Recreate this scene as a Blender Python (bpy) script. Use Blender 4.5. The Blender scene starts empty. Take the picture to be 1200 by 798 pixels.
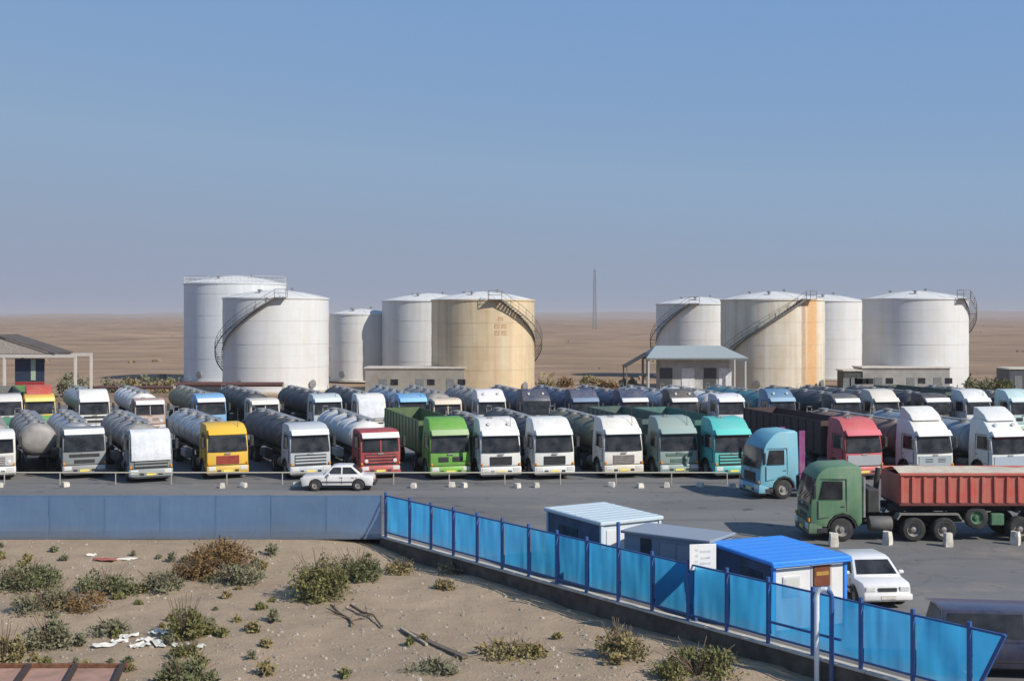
import bpy, bmesh, math, random
from mathutils import Vector, Matrix, noise as mnoise
rad = math.radians
PI = math.pi
random.seed(7)
scene = bpy.context.scene
C = scene.collection

# ------------------------------------------------------------------ camera, sky, sun, exposure
CAM_H = 9.6
F = 1400.0                      # focal length in units of a 1200 wide frame
HOR = 370.0
cam_d = bpy.data.cameras.new('camera')
cam_d.sensor_width = 36.0
cam_d.lens = 36.0 * F / 1200.0
cam_d.shift_y = -(399.0 - HOR) / 1200.0
cam_d.clip_start = 0.5
cam_d.clip_end = 40000.0
cam = bpy.data.objects.new('camera', cam_d)
C.objects.link(cam)
cam.location = (0, 0, CAM_H)
cam.rotation_euler = (rad(90), 0, 0)
scene.camera = cam

SUN_AZ = rad(126.0)             # clockwise from +Y: behind the camera, to the right
SUN_EL = rad(36.0)
sdir = Vector((math.sin(SUN_AZ) * math.cos(SUN_EL), math.cos(SUN_AZ) * math.cos(SUN_EL), math.sin(SUN_EL)))
world = bpy.data.worlds.new('World')
scene.world = world
world.use_nodes = True
wn = world.node_tree.nodes
wl = world.node_tree.links
wn.clear()
w_out = wn.new('ShaderNodeOutputWorld')
w_bg = wn.new('ShaderNodeBackground')
w_sky = wn.new('ShaderNodeTexSky')
w_sky.sky_type = 'NISHITA'
w_sky.sun_disc = False
w_sky.sun_elevation = SUN_EL
w_sky.sun_rotation = SUN_AZ
w_sky.altitude = 900
w_sky.air_density = 1.0
w_sky.dust_density = 0.6
w_sky.ozone_density = 3.5
w_bg.inputs['Strength'].default_value = 0.10
# dusty desert air: the same tone curve over the whole sky, flattening its brightness towards the horizon
w_sep = wn.new('ShaderNodeSeparateColor')
wl.new(w_sky.outputs[0], w_sep.inputs[0])
w_div = wn.new('ShaderNodeMath')
w_div.operation = 'MULTIPLY'
w_div.inputs[1].default_value = 0.1
wl.new(w_sep.outputs[0], w_div.inputs[0])
w_rmp = wn.new('ShaderNodeValToRGB')
w_el = w_rmp.color_ramp.elements
for _ in range(3):
    w_el.new(0.5)
for e_, (p_, c_) in zip(w_el, ((0.05, (0.085, 0.185, 0.40)), (0.15, (0.165, 0.293, 0.514)), (0.29, (0.228, 0.336, 0.486)), (0.48, (0.248, 0.312, 0.424)), (0.75, (0.256, 0.292, 0.400)))):
    e_.position = p_
    e_.color = (c_[0], c_[1], c_[2], 1)
wl.new(w_div.outputs[0], w_rmp.inputs[0])
w_mul = wn.new('ShaderNodeVectorMath')
w_mul.operation = 'SCALE'
w_mul.inputs['Scale'].default_value = 10.0
wl.new(w_rmp.outputs[0], w_mul.inputs[0])
wl.new(w_mul.outputs[0], w_bg.inputs['Color'])
wl.new(w_bg.outputs[0], w_out.inputs['Surface'])

sun_d = bpy.data.lights.new('sun', 'SUN')
sun_d.energy = 4.3
sun_d.angle = rad(0.53)
sun_d.color = (1.0, 0.94, 0.85)
sun = bpy.data.objects.new('sun', sun_d)
C.objects.link(sun)
sun.location = sdir * 200
sun.rotation_euler = sdir.to_track_quat('Z', 'Y').to_euler()

vs = scene.view_settings
vs.view_transform = 'Standard'
vs.look = 'None'
vs.exposure = 0.22
vs.gamma = 1.0
vs.use_curve_mapping = False
scene.render.engine = 'CYCLES'
scene.cycles.max_bounces = 6
scene.cycles.transparent_max_bounces = 12
scene.cycles.volume_bounces = 1


def at(u, v, z=0.0):
    """ground (or level z) position seen at a given place of the 1200 wide picture"""
    y = F * (CAM_H - z) / (v - HOR)
    return Vector(((u - 600.0) * y / F, y, z))


def px(u, y):
    return (u - 600.0) * y / F


# ------------------------------------------------------------------ materials
MATS = {}


def _nodes(name):
    m = bpy.data.materials.new(name)
    m.use_nodes = True
    nt = m.node_tree
    b = nt.nodes['Principled BSDF']
    return m, nt, b


def _noise(nt, scale, detail=4, rough=0.55, vec=None, stretch=None):
    n = nt.nodes.new('ShaderNodeTexNoise')
    n.inputs['Scale'].default_value = scale
    n.inputs['Detail'].default_value = detail
    n.inputs['Roughness'].default_value = rough
    if vec is not None:
        if stretch:
            mp = nt.nodes.new('ShaderNodeMapping')
            mp.inputs['Scale'].default_value = stretch
            nt.links.new(vec, mp.inputs['Vector'])
            vec = mp.outputs[0]
        nt.links.new(vec, n.inputs['Vector'])
    return n.outputs['Fac']


def _ramp(nt, fac, stops):
    r = nt.nodes.new('ShaderNodeValToRGB')
    el = r.color_ramp.elements
    while len(el) < len(stops):
        el.new(0.5)
    for e, (p, c) in zip(el, stops):
        e.position = p
        e.color = (c[0], c[1], c[2], 1) if not isinstance(c, float) else (c, c, c, 1)
    nt.links.new(fac, r.inputs[0])
    return r.outputs[0]


def _mix(nt, fac, a, b):
    m = nt.nodes.new('ShaderNodeMix')
    m.data_type = 'RGBA'
    for sock, val in ((m.inputs[0], fac), (m.inputs[6], a), (m.inputs[7], b)):
        if isinstance(val, (float, int)):
            sock.default_value = val
        elif isinstance(val, tuple):
            sock.default_value = (val[0], val[1], val[2], 1)
        else:
            nt.links.new(val, sock)
    return m.outputs[2]


def _math(nt, op, a, b=None, c=None):
    m = nt.nodes.new('ShaderNodeMath')
    m.operation = op
    for i, val in enumerate((a, b, c)):
        if val is None:
            continue
        if isinstance(val, (float, int)):
            m.inputs[i].default_value = val
        else:
            nt.links.new(val, m.inputs[i])
    return m.outputs[0]


def _bump(nt, b, fac, strength, dist):
    bp = nt.nodes.new('ShaderNodeBump')
    bp.inputs['Strength'].default_value = strength
    bp.inputs['Distance'].default_value = dist
    nt.links.new(fac, bp.inputs['Height'])
    nt.links.new(bp.outputs[0], b.inputs['Normal'])


def _obj(nt):
    return nt.nodes.new('ShaderNodeTexCoord').outputs['Object']


def _pos(nt):
    return nt.nodes.new('ShaderNodeNewGeometry').outputs['Position']


DUST = (0.36, 0.29, 0.215)


def paint(col, rough=0.5, dust=0.42, metal=0.0, coat=0.06):
    key = ('paint', tuple(round(c, 3) for c in col), rough, dust, metal)
    if key in MATS:
        return MATS[key]
    m, nt, b = _nodes('paint_%d' % len(MATS))
    p = _pos(nt)
    n1 = _noise(nt, 1.3, 6, 0.65, p)
    n2 = _noise(nt, 9.0, 4, 0.6, p)
    n3 = _noise(nt, 3.0, 4, 0.6, p, (3.0, 3.0, 0.35))
    var = _mix(nt, n2, tuple(c * 0.88 for c in col), tuple(min(1, c * 1.06) for c in col))
    d = _math(nt, 'MULTIPLY', _ramp(nt, _math(nt, 'ADD', _math(nt, 'MULTIPLY', n1, 0.6), _math(nt, 'MULTIPLY', n3, 0.4)),
                                   [(0.38, 0.0), (0.72, 1.0)]), dust)
    sepz = nt.nodes.new('ShaderNodeSeparateXYZ')
    nt.links.new(p, sepz.inputs[0])
    road = _ramp(nt, _math(nt, 'ADD', sepz.outputs[2], _math(nt, 'MULTIPLY', n1, 1.2)), [(0.9, 1.0), (1.0, 0.0)])
    rr = nt.nodes[-1]
    rr.color_ramp.elements[0].position = 0.42
    rr.color_ramp.elements[1].position = 1.0
    d = _math(nt, 'MAXIMUM', d, _math(nt, 'MULTIPLY', road, min(1.0, dust * 2.0)))
    nt.links.new(_mix(nt, d, var, DUST), b.inputs['Base Color'])
    nt.links.new(_math(nt, 'ADD', _math(nt, 'MULTIPLY', d, 0.5), rough), b.inputs['Roughness'])
    b.inputs['Metallic'].default_value = metal
    b.inputs['Coat Weight'].default_value = coat
    b.inputs['Coat Roughness'].default_value = 0.25
    MATS[key] = m
    return m


def flat(name, col, rough=0.7, metal=0.0, var=0.25, scale=6.0, bump=0.0):
    if name in MATS:
        return MATS[name]
    m, nt, b = _nodes(name)
    p = _obj(nt)
    n = _noise(nt, scale, 5, 0.6, p)
    nt.links.new(_mix(nt, _ramp(nt, n, [(0.3, 0.0), (0.7, 1.0)]), tuple(c * (1 - var) for c in col),
                      tuple(min(1, c * (1 + var)) for c in col)), b.inputs['Base Color'])
    b.inputs['Roughness'].default_value = rough
    b.inputs['Metallic'].default_value = metal
    if bump:
        _bump(nt, b, _noise(nt, scale * 4, 4, 0.6, p), bump, 0.02)
    MATS[name] = m
    return m


def glass_mat():
    if 'glass' in MATS:
        return MATS['glass']
    m, nt, b = _nodes('dark_glass')
    p = _pos(nt)
    n = _noise(nt, 1.7, 3, 0.5, p)
    nt.links.new(_mix(nt, _ramp(nt, n, [(0.35, 0.0), (0.7, 1.0)]), (0.012, 0.014, 0.018), (0.05, 0.05, 0.055)), b.inputs['Base Color'])
    b.inputs['Roughness'].default_value = 0.09
    b.inputs['IOR'].default_value = 1.42
    MATS['glass'] = m
    return m


def shell_mat(name, col, stain, amount=0.35, bands=(), rough=0.55, metal=0.0):
    """painted tank shell: vertical run-down streaks, patchy dust, optional rusty run-down bands at given angles"""
    if name in MATS:
        return MATS[name]
    m, nt, b = _nodes(name)
    o = _obj(nt)
    sep = nt.nodes.new('ShaderNodeSeparateXYZ')
    nt.links.new(o, sep.inputs[0])
    streak = _noise(nt, 1.0, 6, 0.62, o, (1.6, 1.6, 0.07))
    patch = _noise(nt, 0.33, 5, 0.6, o)
    fine = _noise(nt, 3.5, 4, 0.6, o)
    s = _math(nt, 'ADD', _math(nt, 'MULTIPLY', streak, 0.6), _math(nt, 'MULTIPLY', patch, 0.4))
    f = _math(nt, 'MULTIPLY', _ramp(nt, s, [(0.40, 0.0), (0.68, 1.0)]), amount)
    base = _mix(nt, fine, tuple(c * 0.93 for c in col), tuple(min(1, c * 1.04) for c in col))
    colr = _mix(nt, f, base, stain)
    ang = _math(nt, 'ARCTAN2', sep.outputs[0], _math(nt, 'MULTIPLY', sep.outputs[1], -1.0))   # 0 on the -Y side
    for a0, w, bc, k in bands:
        d = _math(nt, 'ABSOLUTE', _math(nt, 'SUBTRACT', ang, a0))
        d = _math(nt, 'ADD', d, _math(nt, 'MULTIPLY', _math(nt, 'SUBTRACT', streak, 0.5), w * 1.5))
        mk = _ramp(nt, _math(nt, 'DIVIDE', d, w), [(0.45, 1.0), (1.0, 0.0)])
        mk = _math(nt, 'MULTIPLY', mk, _math(nt, 'MULTIPLY', _ramp(nt, fine, [(0.2, 0.55), (0.6, 1.0)]), k))
        colr = _mix(nt, mk, colr, bc)
    nt.links.new(colr, b.inputs['Base Color'])
    b.inputs['Roughness'].default_value = rough
    b.inputs['Metallic'].default_value = metal
    _bump(nt, b, fine, 0.15, 0.02)
    MATS[name] = m
    return m


def sand_mat(name, c1, c2, c3, far=False):
    m, nt, b = _nodes(name)
    p = _pos(nt)
    big = _noise(nt, 0.012 if far else 0.16, 7, 0.65, p)
    mid = _noise(nt, 0.07 if far else 1.1, 6, 0.65, p, (0.45, 1.0, 1.0) if far else None)
    fine = _noise(nt, 1.2 if far else 14.0, 6, 0.7, p)
    c = _mix(nt, _ramp(nt, big, [(0.36, 0.0), (0.64, 1.0)]), c1, c2)
    c = _mix(nt, _math(nt, 'MULTIPLY', _ramp(nt, mid, [(0.42, 0.0), (0.64, 1.0)] if far else [(0.45, 0.0), (0.72, 1.0)]), 0.85 if far else 0.75), c, c3)
    c = _mix(nt, _math(nt, 'MULTIPLY', _ramp(nt, fine, [(0.35, 1.0), (0.6, 0.0)]), 0.4), c, tuple(x * 0.55 for x in c1))
    nt.links.new(c, b.inputs['Base Color'])
    b.inputs['Roughness'].default_value = 0.95
    b.inputs['Specular IOR Level'].default_value = 0.15
    _bump(nt, b, _math(nt, 'ADD', fine, _math(nt, 'MULTIPLY', mid, 1.5)), 0.9, 0.06)
    return m


def asphalt_mat():
    m, nt, b = _nodes('asphalt')
    p = _pos(nt)
    big = _noise(nt, 0.09, 6, 0.62, p, (0.5, 1.6, 1))
    mid = _noise(nt, 0.6, 6, 0.65, p)
    fine = _noise(nt, 24.0, 4, 0.7, p)
    c = _mix(nt, _ramp(nt, big, [(0.35, 0.0), (0.66, 1.0)]), (0.140, 0.138, 0.139), (0.215, 0.208, 0.20))
    c = _mix(nt, _math(nt, 'MULTIPLY', _ramp(nt, mid, [(0.52, 0.0), (0.72, 1.0)]), 0.55), c, (0.21, 0.185, 0.155))
    c = _mix(nt, _math(nt, 'MULTIPLY', _ramp(nt, _noise(nt, 0.35, 5, 0.6, p), [(0.28, 1.0), (0.40, 0.0)]), 0.6), c, (0.09, 0.087, 0.085))
    # long tyre tracks, oil drips, drifted sand and cracks
    trk = _noise(nt, 0.8, 4, 0.6, p, (0.06, 1.5, 1))
    c = _mix(nt, _math(nt, 'MULTIPLY', _ramp(nt, trk, [(0.56, 0.0), (0.70, 1.0)]), 0.5), c, (0.085, 0.083, 0.085))
    oil = _noise(nt, 0.9, 3, 0.5, p)
    c = _mix(nt, _math(nt, 'MULTIPLY', _ramp(nt, oil, [(0.66, 0.0), (0.72, 1.0)]), 0.7), c, (0.035, 0.034, 0.034))
    drift = _math(nt, 'ADD', _math(nt, 'MULTIPLY', _noise(nt, 0.13, 6, 0.7, p), 0.75), _math(nt, 'MULTIPLY', mid, 0.25))
    c = _mix(nt, _math(nt, 'MULTIPLY', _ramp(nt, drift, [(0.54, 0.0), (0.66, 1.0)]), 0.55), c, (0.33, 0.28, 0.22))
    vo = nt.nodes.new('ShaderNodeTexVoronoi')
    vo.feature = 'DISTANCE_TO_EDGE'
    vo.inputs['Scale'].default_value = 0.28
    wob = nt.nodes.new('ShaderNodeVectorMath')
    wob.operation = 'ADD'
    nz = nt.nodes.new('ShaderNodeTexNoise')
    nz.inputs['Scale'].default_value = 0.9
    nt.links.new(p, nz.inputs['Vector'])
    nt.links.new(p, wob.inputs[0])
    nt.links.new(nz.outputs['Color'], wob.inputs[1])
    nt.links.new(wob.outputs[0], vo.inputs['Vector'])
    c = _mix(nt, _math(nt, 'MULTIPLY', _ramp(nt, vo.outputs['Distance'], [(0.003, 1.0), (0.010, 0.0)]), 0.3), c, (0.045, 0.043, 0.042))
    c = _mix(nt, _math(nt, 'MULTIPLY', fine, 0.3), c, (0.08, 0.08, 0.08))
    nt.links.new(c, b.inputs['Base Color'])
    b.inputs['Roughness'].default_value = 0.9
    b.inputs['Specular IOR Level'].default_value = 0.25
    _bump(nt, b, fine, 0.5, 0.01)
    return m


def fabric_mat(name, col, back, opacity):
    m, nt, b = _nodes(name)
    nt.nodes.remove(b)
    out = nt.nodes['Material Output']
    p = _pos(nt)
    n = _noise(nt, 0.9, 5, 0.6, p)
    n2 = _noise(nt, 2.0, 5, 0.6, p, (2.0, 2.0, 0.4))
    v = _mix(nt, _ramp(nt, n, [(0.3, 0.0), (0.7, 1.0)]), tuple(x * 0.92 for x in col), tuple(min(1, x * 1.12) for x in col))
    rnd_ = nt.nodes.new('ShaderNodeObjectInfo').outputs['Random']
    v = _mix(nt, _math(nt, 'MULTIPLY', rnd_, 0.5), v, tuple(x * 0.84 for x in col))
    v = _mix(nt, _math(nt, 'MULTIPLY', _ramp(nt, n2, [(0.5, 0.0), (0.75, 1.0)]), 0.12), v, (0.30, 0.45, 0.60))
    sz_ = nt.nodes.new('ShaderNodeSeparateXYZ')
    nt.links.new(p, sz_.inputs[0])
    spl = _ramp(nt, _math(nt, 'ADD', sz_.outputs[2], _math(nt, 'MULTIPLY', n, 0.7)), [(0.35, 1.0), (0.95, 0.0)])
    v = _mix(nt, _math(nt, 'MULTIPLY', spl, 0.4), v, DUST)
    d = nt.nodes.new('ShaderNodeBsdfDiffuse')
    t = nt.nodes.new('ShaderNodeBsdfTranslucent')
    tr = nt.nodes.new('ShaderNodeBsdfTransparent')
    nt.links.new(v, d.inputs[0])
    nt.links.new(v, t.inputs[0])
    m1 = nt.nodes.new('ShaderNodeMixShader')
    m1.inputs[0].default_value = back
    nt.links.new(d.outputs[0], m1.inputs[1])
    nt.links.new(t.outputs[0], m1.inputs[2])
    m2 = nt.nodes.new('ShaderNodeMixShader')
    nt.links.new(_math(nt, 'ADD', opacity - 0.1, _math(nt, 'MULTIPLY', n2, 0.2)), m2.inputs[0])
    nt.links.new(tr.outputs[0], m2.inputs[1])
    nt.links.new(m1.outputs[0], m2.inputs[2])
    nt.links.new(m2.outputs[0], out.inputs[0])
    return m


def leaf_mat(name, c1, c2, c3):
    if name in MATS:
        return MATS[name]
    m, nt, b = _nodes(name)
    o = _obj(nt)
    n = _noise(nt, 3.0, 3, 0.6, o)
    n2 = _noise(nt, 23.0, 2, 0.6, o)
    c = _mix(nt, _ramp(nt, n, [(0.36, 0.0), (0.64, 1.0)]), c1, c2)
    c = _mix(nt, _ramp(nt, n2, [(0.5, 0.0), (0.72, 1.0)]), c, c3)
    nt.links.new(c, b.inputs['Base Color'])
    b.inputs['Roughness'].default_value = 0.8
    b.inputs['Specular IOR Level'].default_value = 0.2
    MATS[name] = m
    return m


GLASS = glass_mat()
BLACK = flat('black_rubber_trim', (0.03, 0.03, 0.032), 0.6)
TYRE = flat('tyre_rubber', (0.035, 0.033, 0.032), 0.9, 0, 0.4, 3.0)
RIM = flat('dusty_steel_rim', (0.30, 0.28, 0.26), 0.6, 0.3, 0.3, 4.0)
CHASSIS = flat('dark_chassis', (0.045, 0.042, 0.04), 0.8, 0, 0.4, 2.0)
LAMP = flat('lamp_lens', (0.62, 0.62, 0.60), 0.15, 0, 0.1, 8.0)
AMBER = flat('amber_lens', (0.65, 0.25, 0.03), 0.25, 0, 0.1, 8.0)
PLATE = flat('number_plate_paint', (0.75, 0.62, 0.15), 0.5, 0, 0.1, 8.0)
STEEL = flat('galvanised_steel', (0.33, 0.33, 0.33), 0.5, 0.5, 0.25, 3.0)
DARKSTEEL = flat('dark_stair_steel', (0.19, 0.175, 0.155), 0.7, 0.2, 0.35, 2.0)
WHITEPAINT = flat('white_block_paint', (0.60, 0.56, 0.49), 0.9, 0, 0.28, 4.0, 0.5)
CONC = flat('pale_concrete', (0.50, 0.46, 0.40), 0.9, 0, 0.2, 1.5, 0.4)
PLINTH = flat('dark_rubble_concrete', (0.10, 0.082, 0.066), 0.95, 0, 0.45, 2.2, 0.8)
RUST = flat('rusty_steel', (0.17, 0.075, 0.04), 0.85, 0.1, 0.4, 5.0, 0.3)
WOOD = flat('weathered_wood', (0.13, 0.10, 0.075), 0.9, 0, 0.35, 4.0, 0.4)
STICK = flat('dry_twig', (0.16, 0.115, 0.075), 0.9, 0, 0.3, 4.0)


# ------------------------------------------------------------------ mesh helpers
class M:
    def __init__(self):
        self.v = []
        self.f = []

    def add(self, vs_, fs_):
        o = len(self.v)
        self.v += [tuple(p) for p in vs_]
        self.f += [tuple(i + o for i in f) for f in fs_]
        return self

    def add_bm(self, bm):
        bm.verts.ensure_lookup_table()
        bm.verts.index_update()
        self.add([v.co[:] for v in bm.verts], [[v.index for v in f.verts] for f in bm.faces])
        bm.free()
        return self

    def box(self, c, s, bev=0.0, seg=1, rot=None):
        bm = bmesh.new()
        bmesh.ops.create_cube(bm, size=1.0)
        bmesh.ops.scale(bm, vec=s, verts=bm.verts)
        if bev > 0:
            bmesh.ops.bevel(bm, geom=bm.edges[:], offset=bev, segments=seg, profile=0.5, affect='EDGES', clamp_overlap=True)
        if rot is not None:
            bmesh.ops.rotate(bm, cent=(0, 0, 0), matrix=rot, verts=bm.verts)
        bmesh.ops.translate(bm, vec=c, verts=bm.verts)
        return self.add_bm(bm)

    def bar(self, a, b, w, h=None, seg=0):
        """square (or round) bar from a to b"""
        a = Vector(a); b = Vector(b)
        d = (b - a)
        L = d.length
        if L < 1e-6:
            return self
        q = d.to_track_quat('Z', 'Y')
        h = h or w
        n = seg or 4
        ring = []
        for k in range(n):
            if seg:
                t = 2 * PI * k / n
                ring.append((math.cos(t) * w, math.sin(t) * h))
            else:
                ring.append(((w / 2, h / 2), (-w / 2, h / 2), (-w / 2, -h / 2), (w / 2, -h / 2))[k])
        vs_ = [a + q @ Vector((x, y, 0)) for x, y in ring] + [b + q @ Vector((x, y, 0)) for x, y in ring]
        fs_ = [(k, (k + 1) % n, n + (k + 1) % n, n + k) for k in range(n)]
        fs_ += [tuple(reversed(range(n))), tuple(range(n, 2 * n))]
        return self.add(vs_, fs_)

    def tube(self, pts, r, n=8):
        for a, b in zip(pts[:-1], pts[1:]):
            self.bar(a, b, r, r, n)
        return self

    def lathe(self, prof, axis='Z', n=24, c=(0, 0, 0), sx=1.0, sz=1.0, cap=True):
        """prof: list of (radius, height along axis)"""
        vs_, fs_ = [], []
        for r, t in prof:
            for k in range(n):
                a = 2 * PI * k / n
                x, y = r * math.cos(a), r * math.sin(a)
                if axis == 'Z':
                    p = (x * sx, y * sz, t)
                elif axis == 'Y':
                    p = (x * sx, t, y * sz)
                else:
                    p = (t, x * sx, y * sz)
                vs_.append((p[0] + c[0], p[1] + c[1], p[2] + c[2]))
        for i in range(len(prof) - 1):
            for k in range(n):
                k2 = (k + 1) % n
                fs_.append((i * n + k, i * n + k2, (i + 1) * n + k2, (i + 1) * n + k))
        if cap:
            fs_.append(tuple(reversed(range(n))))
            fs_.append(tuple(range((len(prof) - 1) * n, len(prof) * n)))
        return self.add(vs_, fs_)

    def prism(self, prof, x0, x1, bev=0.0, seg=2, wfun=None):
        """prof of (y, z) extruded along x; wfun(y, z) scales the half width"""
        bm = bmesh.new()
        a = [bm.verts.new((x0, y, z)) for y, z in prof]
        b = [bm.verts.new((x1, y, z)) for y, z in prof]
        n = len(prof)
        fa = bm.faces.new(a)
        fb = bm.faces.new(list(reversed(b)))
        for k in range(n):
            bm.faces.new((a[k], b[k], b[(k + 1) % n], a[(k + 1) % n]))
        bmesh.ops.recalc_face_normals(bm, faces=bm.faces)
        if bev > 0:
            es = [e for e in bm.edges if (fa in e.link_faces or fb in e.link_faces)]
            bmesh.ops.bevel(bm, geom=es, offset=bev, segments=seg, profile=0.5, affect='EDGES', clamp_overlap=True)
        if wfun:
            for v in bm.verts:
                v.co.x *= wfun(v.co.y, v.co.z)
        bmesh.ops.triangulate(bm, faces=[f for f in bm.faces if len(f.verts) > 4])
        return self.add_bm(bm)

    def quad(self, a, b, c, d, th=0.0):
        a, b, c, d = map(Vector, (a, b, c, d))
        if th:
            n = (b - a).cross(d - a).normalized() * th
            return self.add([a, b, c, d, a - n, b - n, c - n, d - n],
                            [(0, 1, 2, 3), (7, 6, 5, 4), (0, 4, 5, 1), (1, 5, 6, 2), (2, 6, 7, 3), (3, 7, 4, 0)])
        return self.add([a, b, c, d], [(0, 1, 2, 3)])

    def mesh(self, name, mat, smooth=35):
        me = bpy.data.meshes.new(name)
        me.from_pydata(self.v, [], self.f)
        me.update()
        if mat is not None:
            me.materials.append(mat)
        if smooth:
            me.polygons.foreach_set('use_smooth', [True] * len(me.polygons))
            me.set_sharp_from_angle(angle=rad(smooth))
        return me


CACHE = {}


def part(name, build, mat, parent, key=None, loc=(0, 0, 0), rotz=0.0, smooth=35, rot=None):
    """one mesh object under its thing; build() -> M; meshes of alike pieces are shared through key"""
    if key is not None:
        k = (key, mat.name)
        me = CACHE.get(k)
        if me is None:
            me = build().mesh(name, mat, smooth)
            CACHE[k] = me
    else:
        me = build().mesh(name, mat, smooth)
    o = bpy.data.objects.new(name, me)
    C.objects.link(o)
    o.location = loc
    o.rotation_euler = rot if rot else (0, 0, rotz)
    if parent is not None:
        o.parent = parent
    return o


def tag(o, label, cat, group=None, kind=None):
    o['label'] = label
    if cat:
        o['category'] = cat
    if group:
        o['group'] = group
    if kind:
        o['kind'] = kind
    return o


def thing(name, label, cat, loc=(0, 0, 0), rotz=0.0, group=None):
    o = bpy.data.objects.new(name, None)
    o.empty_display_size = 0.5
    C.objects.link(o)
    o.location = loc
    o.rotation_euler = (0, 0, rotz)
    return tag(o, label, cat, group)


def struct(name, build, mat, smooth=0):
    o = part(name, build, mat, None, smooth=smooth)
    o['kind'] = 'structure'
    return o


# ------------------------------------------------------------------ the setting: terrain, sand lot, yard
FC = Vector((-5.5, 51.7, 0))            # fence corner
FE = Vector((12.1, 28.9, 0))            # far end of the slanting fence
FD = (FE - FC).normalized()
FN = Vector((-FD.y, FD.x, 0))           # into the yard


def fdist(x, y):
    """how far inside the yard"""
    return min((x - FC.x) * FN.x + (y - FC.y) * FN.y, 1e9) if x > FC.x - 3 else y - FC.y


def sm(a, b, x):
    t = max(0.0, min(1.0, (x - a) / (b - a)))
    return t * t * (3 - 2 * t)


def plain_relief(x, y):
    far = sm(190, 600, y)
    return far * (3.2 * mnoise.noise((x / 150.0, y / 120.0, 1.7)) + 1.7 * mnoise.noise((x / 52.0, y / 34.0, 4.2)) + 0.8 * mnoise.noise((x / 19.0, y / 13.0, 7.7)) - 0.6)


def ground_mesh():
    m = M()
    ys = [-60.0, 0.0, 20.0]
    y = 34.0
    while y < 11000:
        ys.append(y)
        y *= 1.028
    NX = 220
    idx = []
    for j, y in enumerate(ys):
        half = 400 + max(0, y) * 0.9
        row = []
        for i in range(NX + 1):
            x = -half + 2 * half * i / NX
            dd = (y - FC.y) if x < 0 else max((x - FC.x) * FN.x + (y - FC.y) * FN.y, -5)
            z = -0.9 + 0.84 * sm(4, 14, dd)
            far = sm(240, 900, y)
            z += plain_relief(x, y)
            z += sm(1500, 6000, y) * 38.0 * (mnoise.noise((x / 1300.0, y / 1700.0, 8.0)) + 0.3 * mnoise.noise((x / 420.0, y / 700.0, 3.0)) + 0.2)
            if 150 < y < 260:
                z += 0.25 * mnoise.noise((x / 14.0, y / 20.0, 2.2)) * sm(150, 170, y) - 0.12 * sm(150, 170, y)
            row.append(len(m.v))
            m.v.append((x, y, z))
        idx.append(row)
    for j in range(len(ys) - 1):
        for i in range(NX):
            m.f.append((idx[j][i], idx[j][i + 1], idx[j + 1][i + 1], idx[j + 1][i]))
    return m


SAND_FAR = sand_mat('desert_sand', (0.41, 0.28, 0.18), (0.30, 0.20, 0.127), (0.19, 0.128, 0.082), far=True)
SAND = sand_mat('lot_sand', (0.385, 0.292, 0.20), (0.445, 0.335, 0.232), (0.305, 0.238, 0.168))
ASPHALT = asphalt_mat()
struct('ground', ground_mesh, SAND_FAR, smooth=60)


def lot_z(x, y):
    d_left = FC.y - y
    base = -0.52
    if x < FC.x + 2:
        base = -0.52 + 0.44 * (1 - sm(0.5, 9.0, d_left)) * (1 - sm(FC.x - 3.5, FC.x + 2, x))
    n = 0.17 * mnoise.noise((x * 0.22, y * 0.22, 0.3)) + 0.07 * mnoise.noise((x * 0.8, y * 0.8, 5.1)) + 0.03 * mnoise.noise((x * 2.6, y * 2.6, 9.1))
    edge = sm(0.0, 2.0, d_left) if x < FC.x else 1.0
    return base + n * max(edge, 0.15)


def lot_mesh():
    m = M()
    x0, x1, y0, y1, st = -46.0, 21.0, 17.0, 52.4, 0.28
    nx, ny = int((x1 - x0) / st), int((y1 - y0) / st)
    for j in range(ny + 1):
        for i in range(nx + 1):
            x, y = x0 + i * st, y0 + j * st
            dd = (x - FC.x) * FN.x + (y - FC.y) * FN.y
            z = lot_z(x, y)
            if x > FC.x - 1 and dd > 0.3:
                z = min(z, -0.3 - min(dd - 0.3, 1.0) * 0.5)
            z = min(z, -0.03) if y > FC.y - 0.3 else z
            m.v.append((x, y, z))
    for j in range(ny):
        for i in range(nx):
            x, y = x0 + i * st, y0 + j * st
            if (x - FC.x) * FN.x + (y - FC.y) * FN.y > 1.0 and x > FC.x:
                continue
            a = j * (nx + 1) + i
            m.f.append((a, a + 1, a + nx + 2, a + nx + 1))
    return m


struct('sand_lot', lot_mesh, SAND, smooth=60)


def yard_mesh():
    m = M()
    e = FE + FD * 14.0
    pts = [(-95, FC.y + 0.1), (FC.x, FC.y + 0.1), (e.x, e.y), (95, e.y), (95, 128), (-95, 128)]
    m.add([(x, y, 0.0) for x, y in pts], [tuple(range(len(pts)))])
    return m


struct('yard', yard_mesh, ASPHALT)

# haze: one box of pale dusty air around everything
hz_m = bpy.data.materials.new('dusty_air')
hz_m.use_nodes = True
hn = hz_m.node_tree
for nd in list(hn.nodes):
    if nd.type != 'OUTPUT_MATERIAL':
        hn.nodes.remove(nd)
pv = hn.nodes.new('ShaderNodeVolumePrincipled')
pv.inputs['Color'].default_value = (0.60, 0.62, 0.68, 1)
pv.inputs['Density'].default_value = 0.00017
pv.inputs['Anisotropy'].default_value = 0.0
hn.links.new(pv.outputs[0], hn.nodes['Material Output'].inputs['Volume'])
hz = part('haze', lambda: M().box((0, 5500, 26.0), (26000, 12000, 62.0)), hz_m, None, smooth=0)
hz['kind'] = 'stuff'
hz['label'] = 'thin dusty haze over the desert plain'

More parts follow.
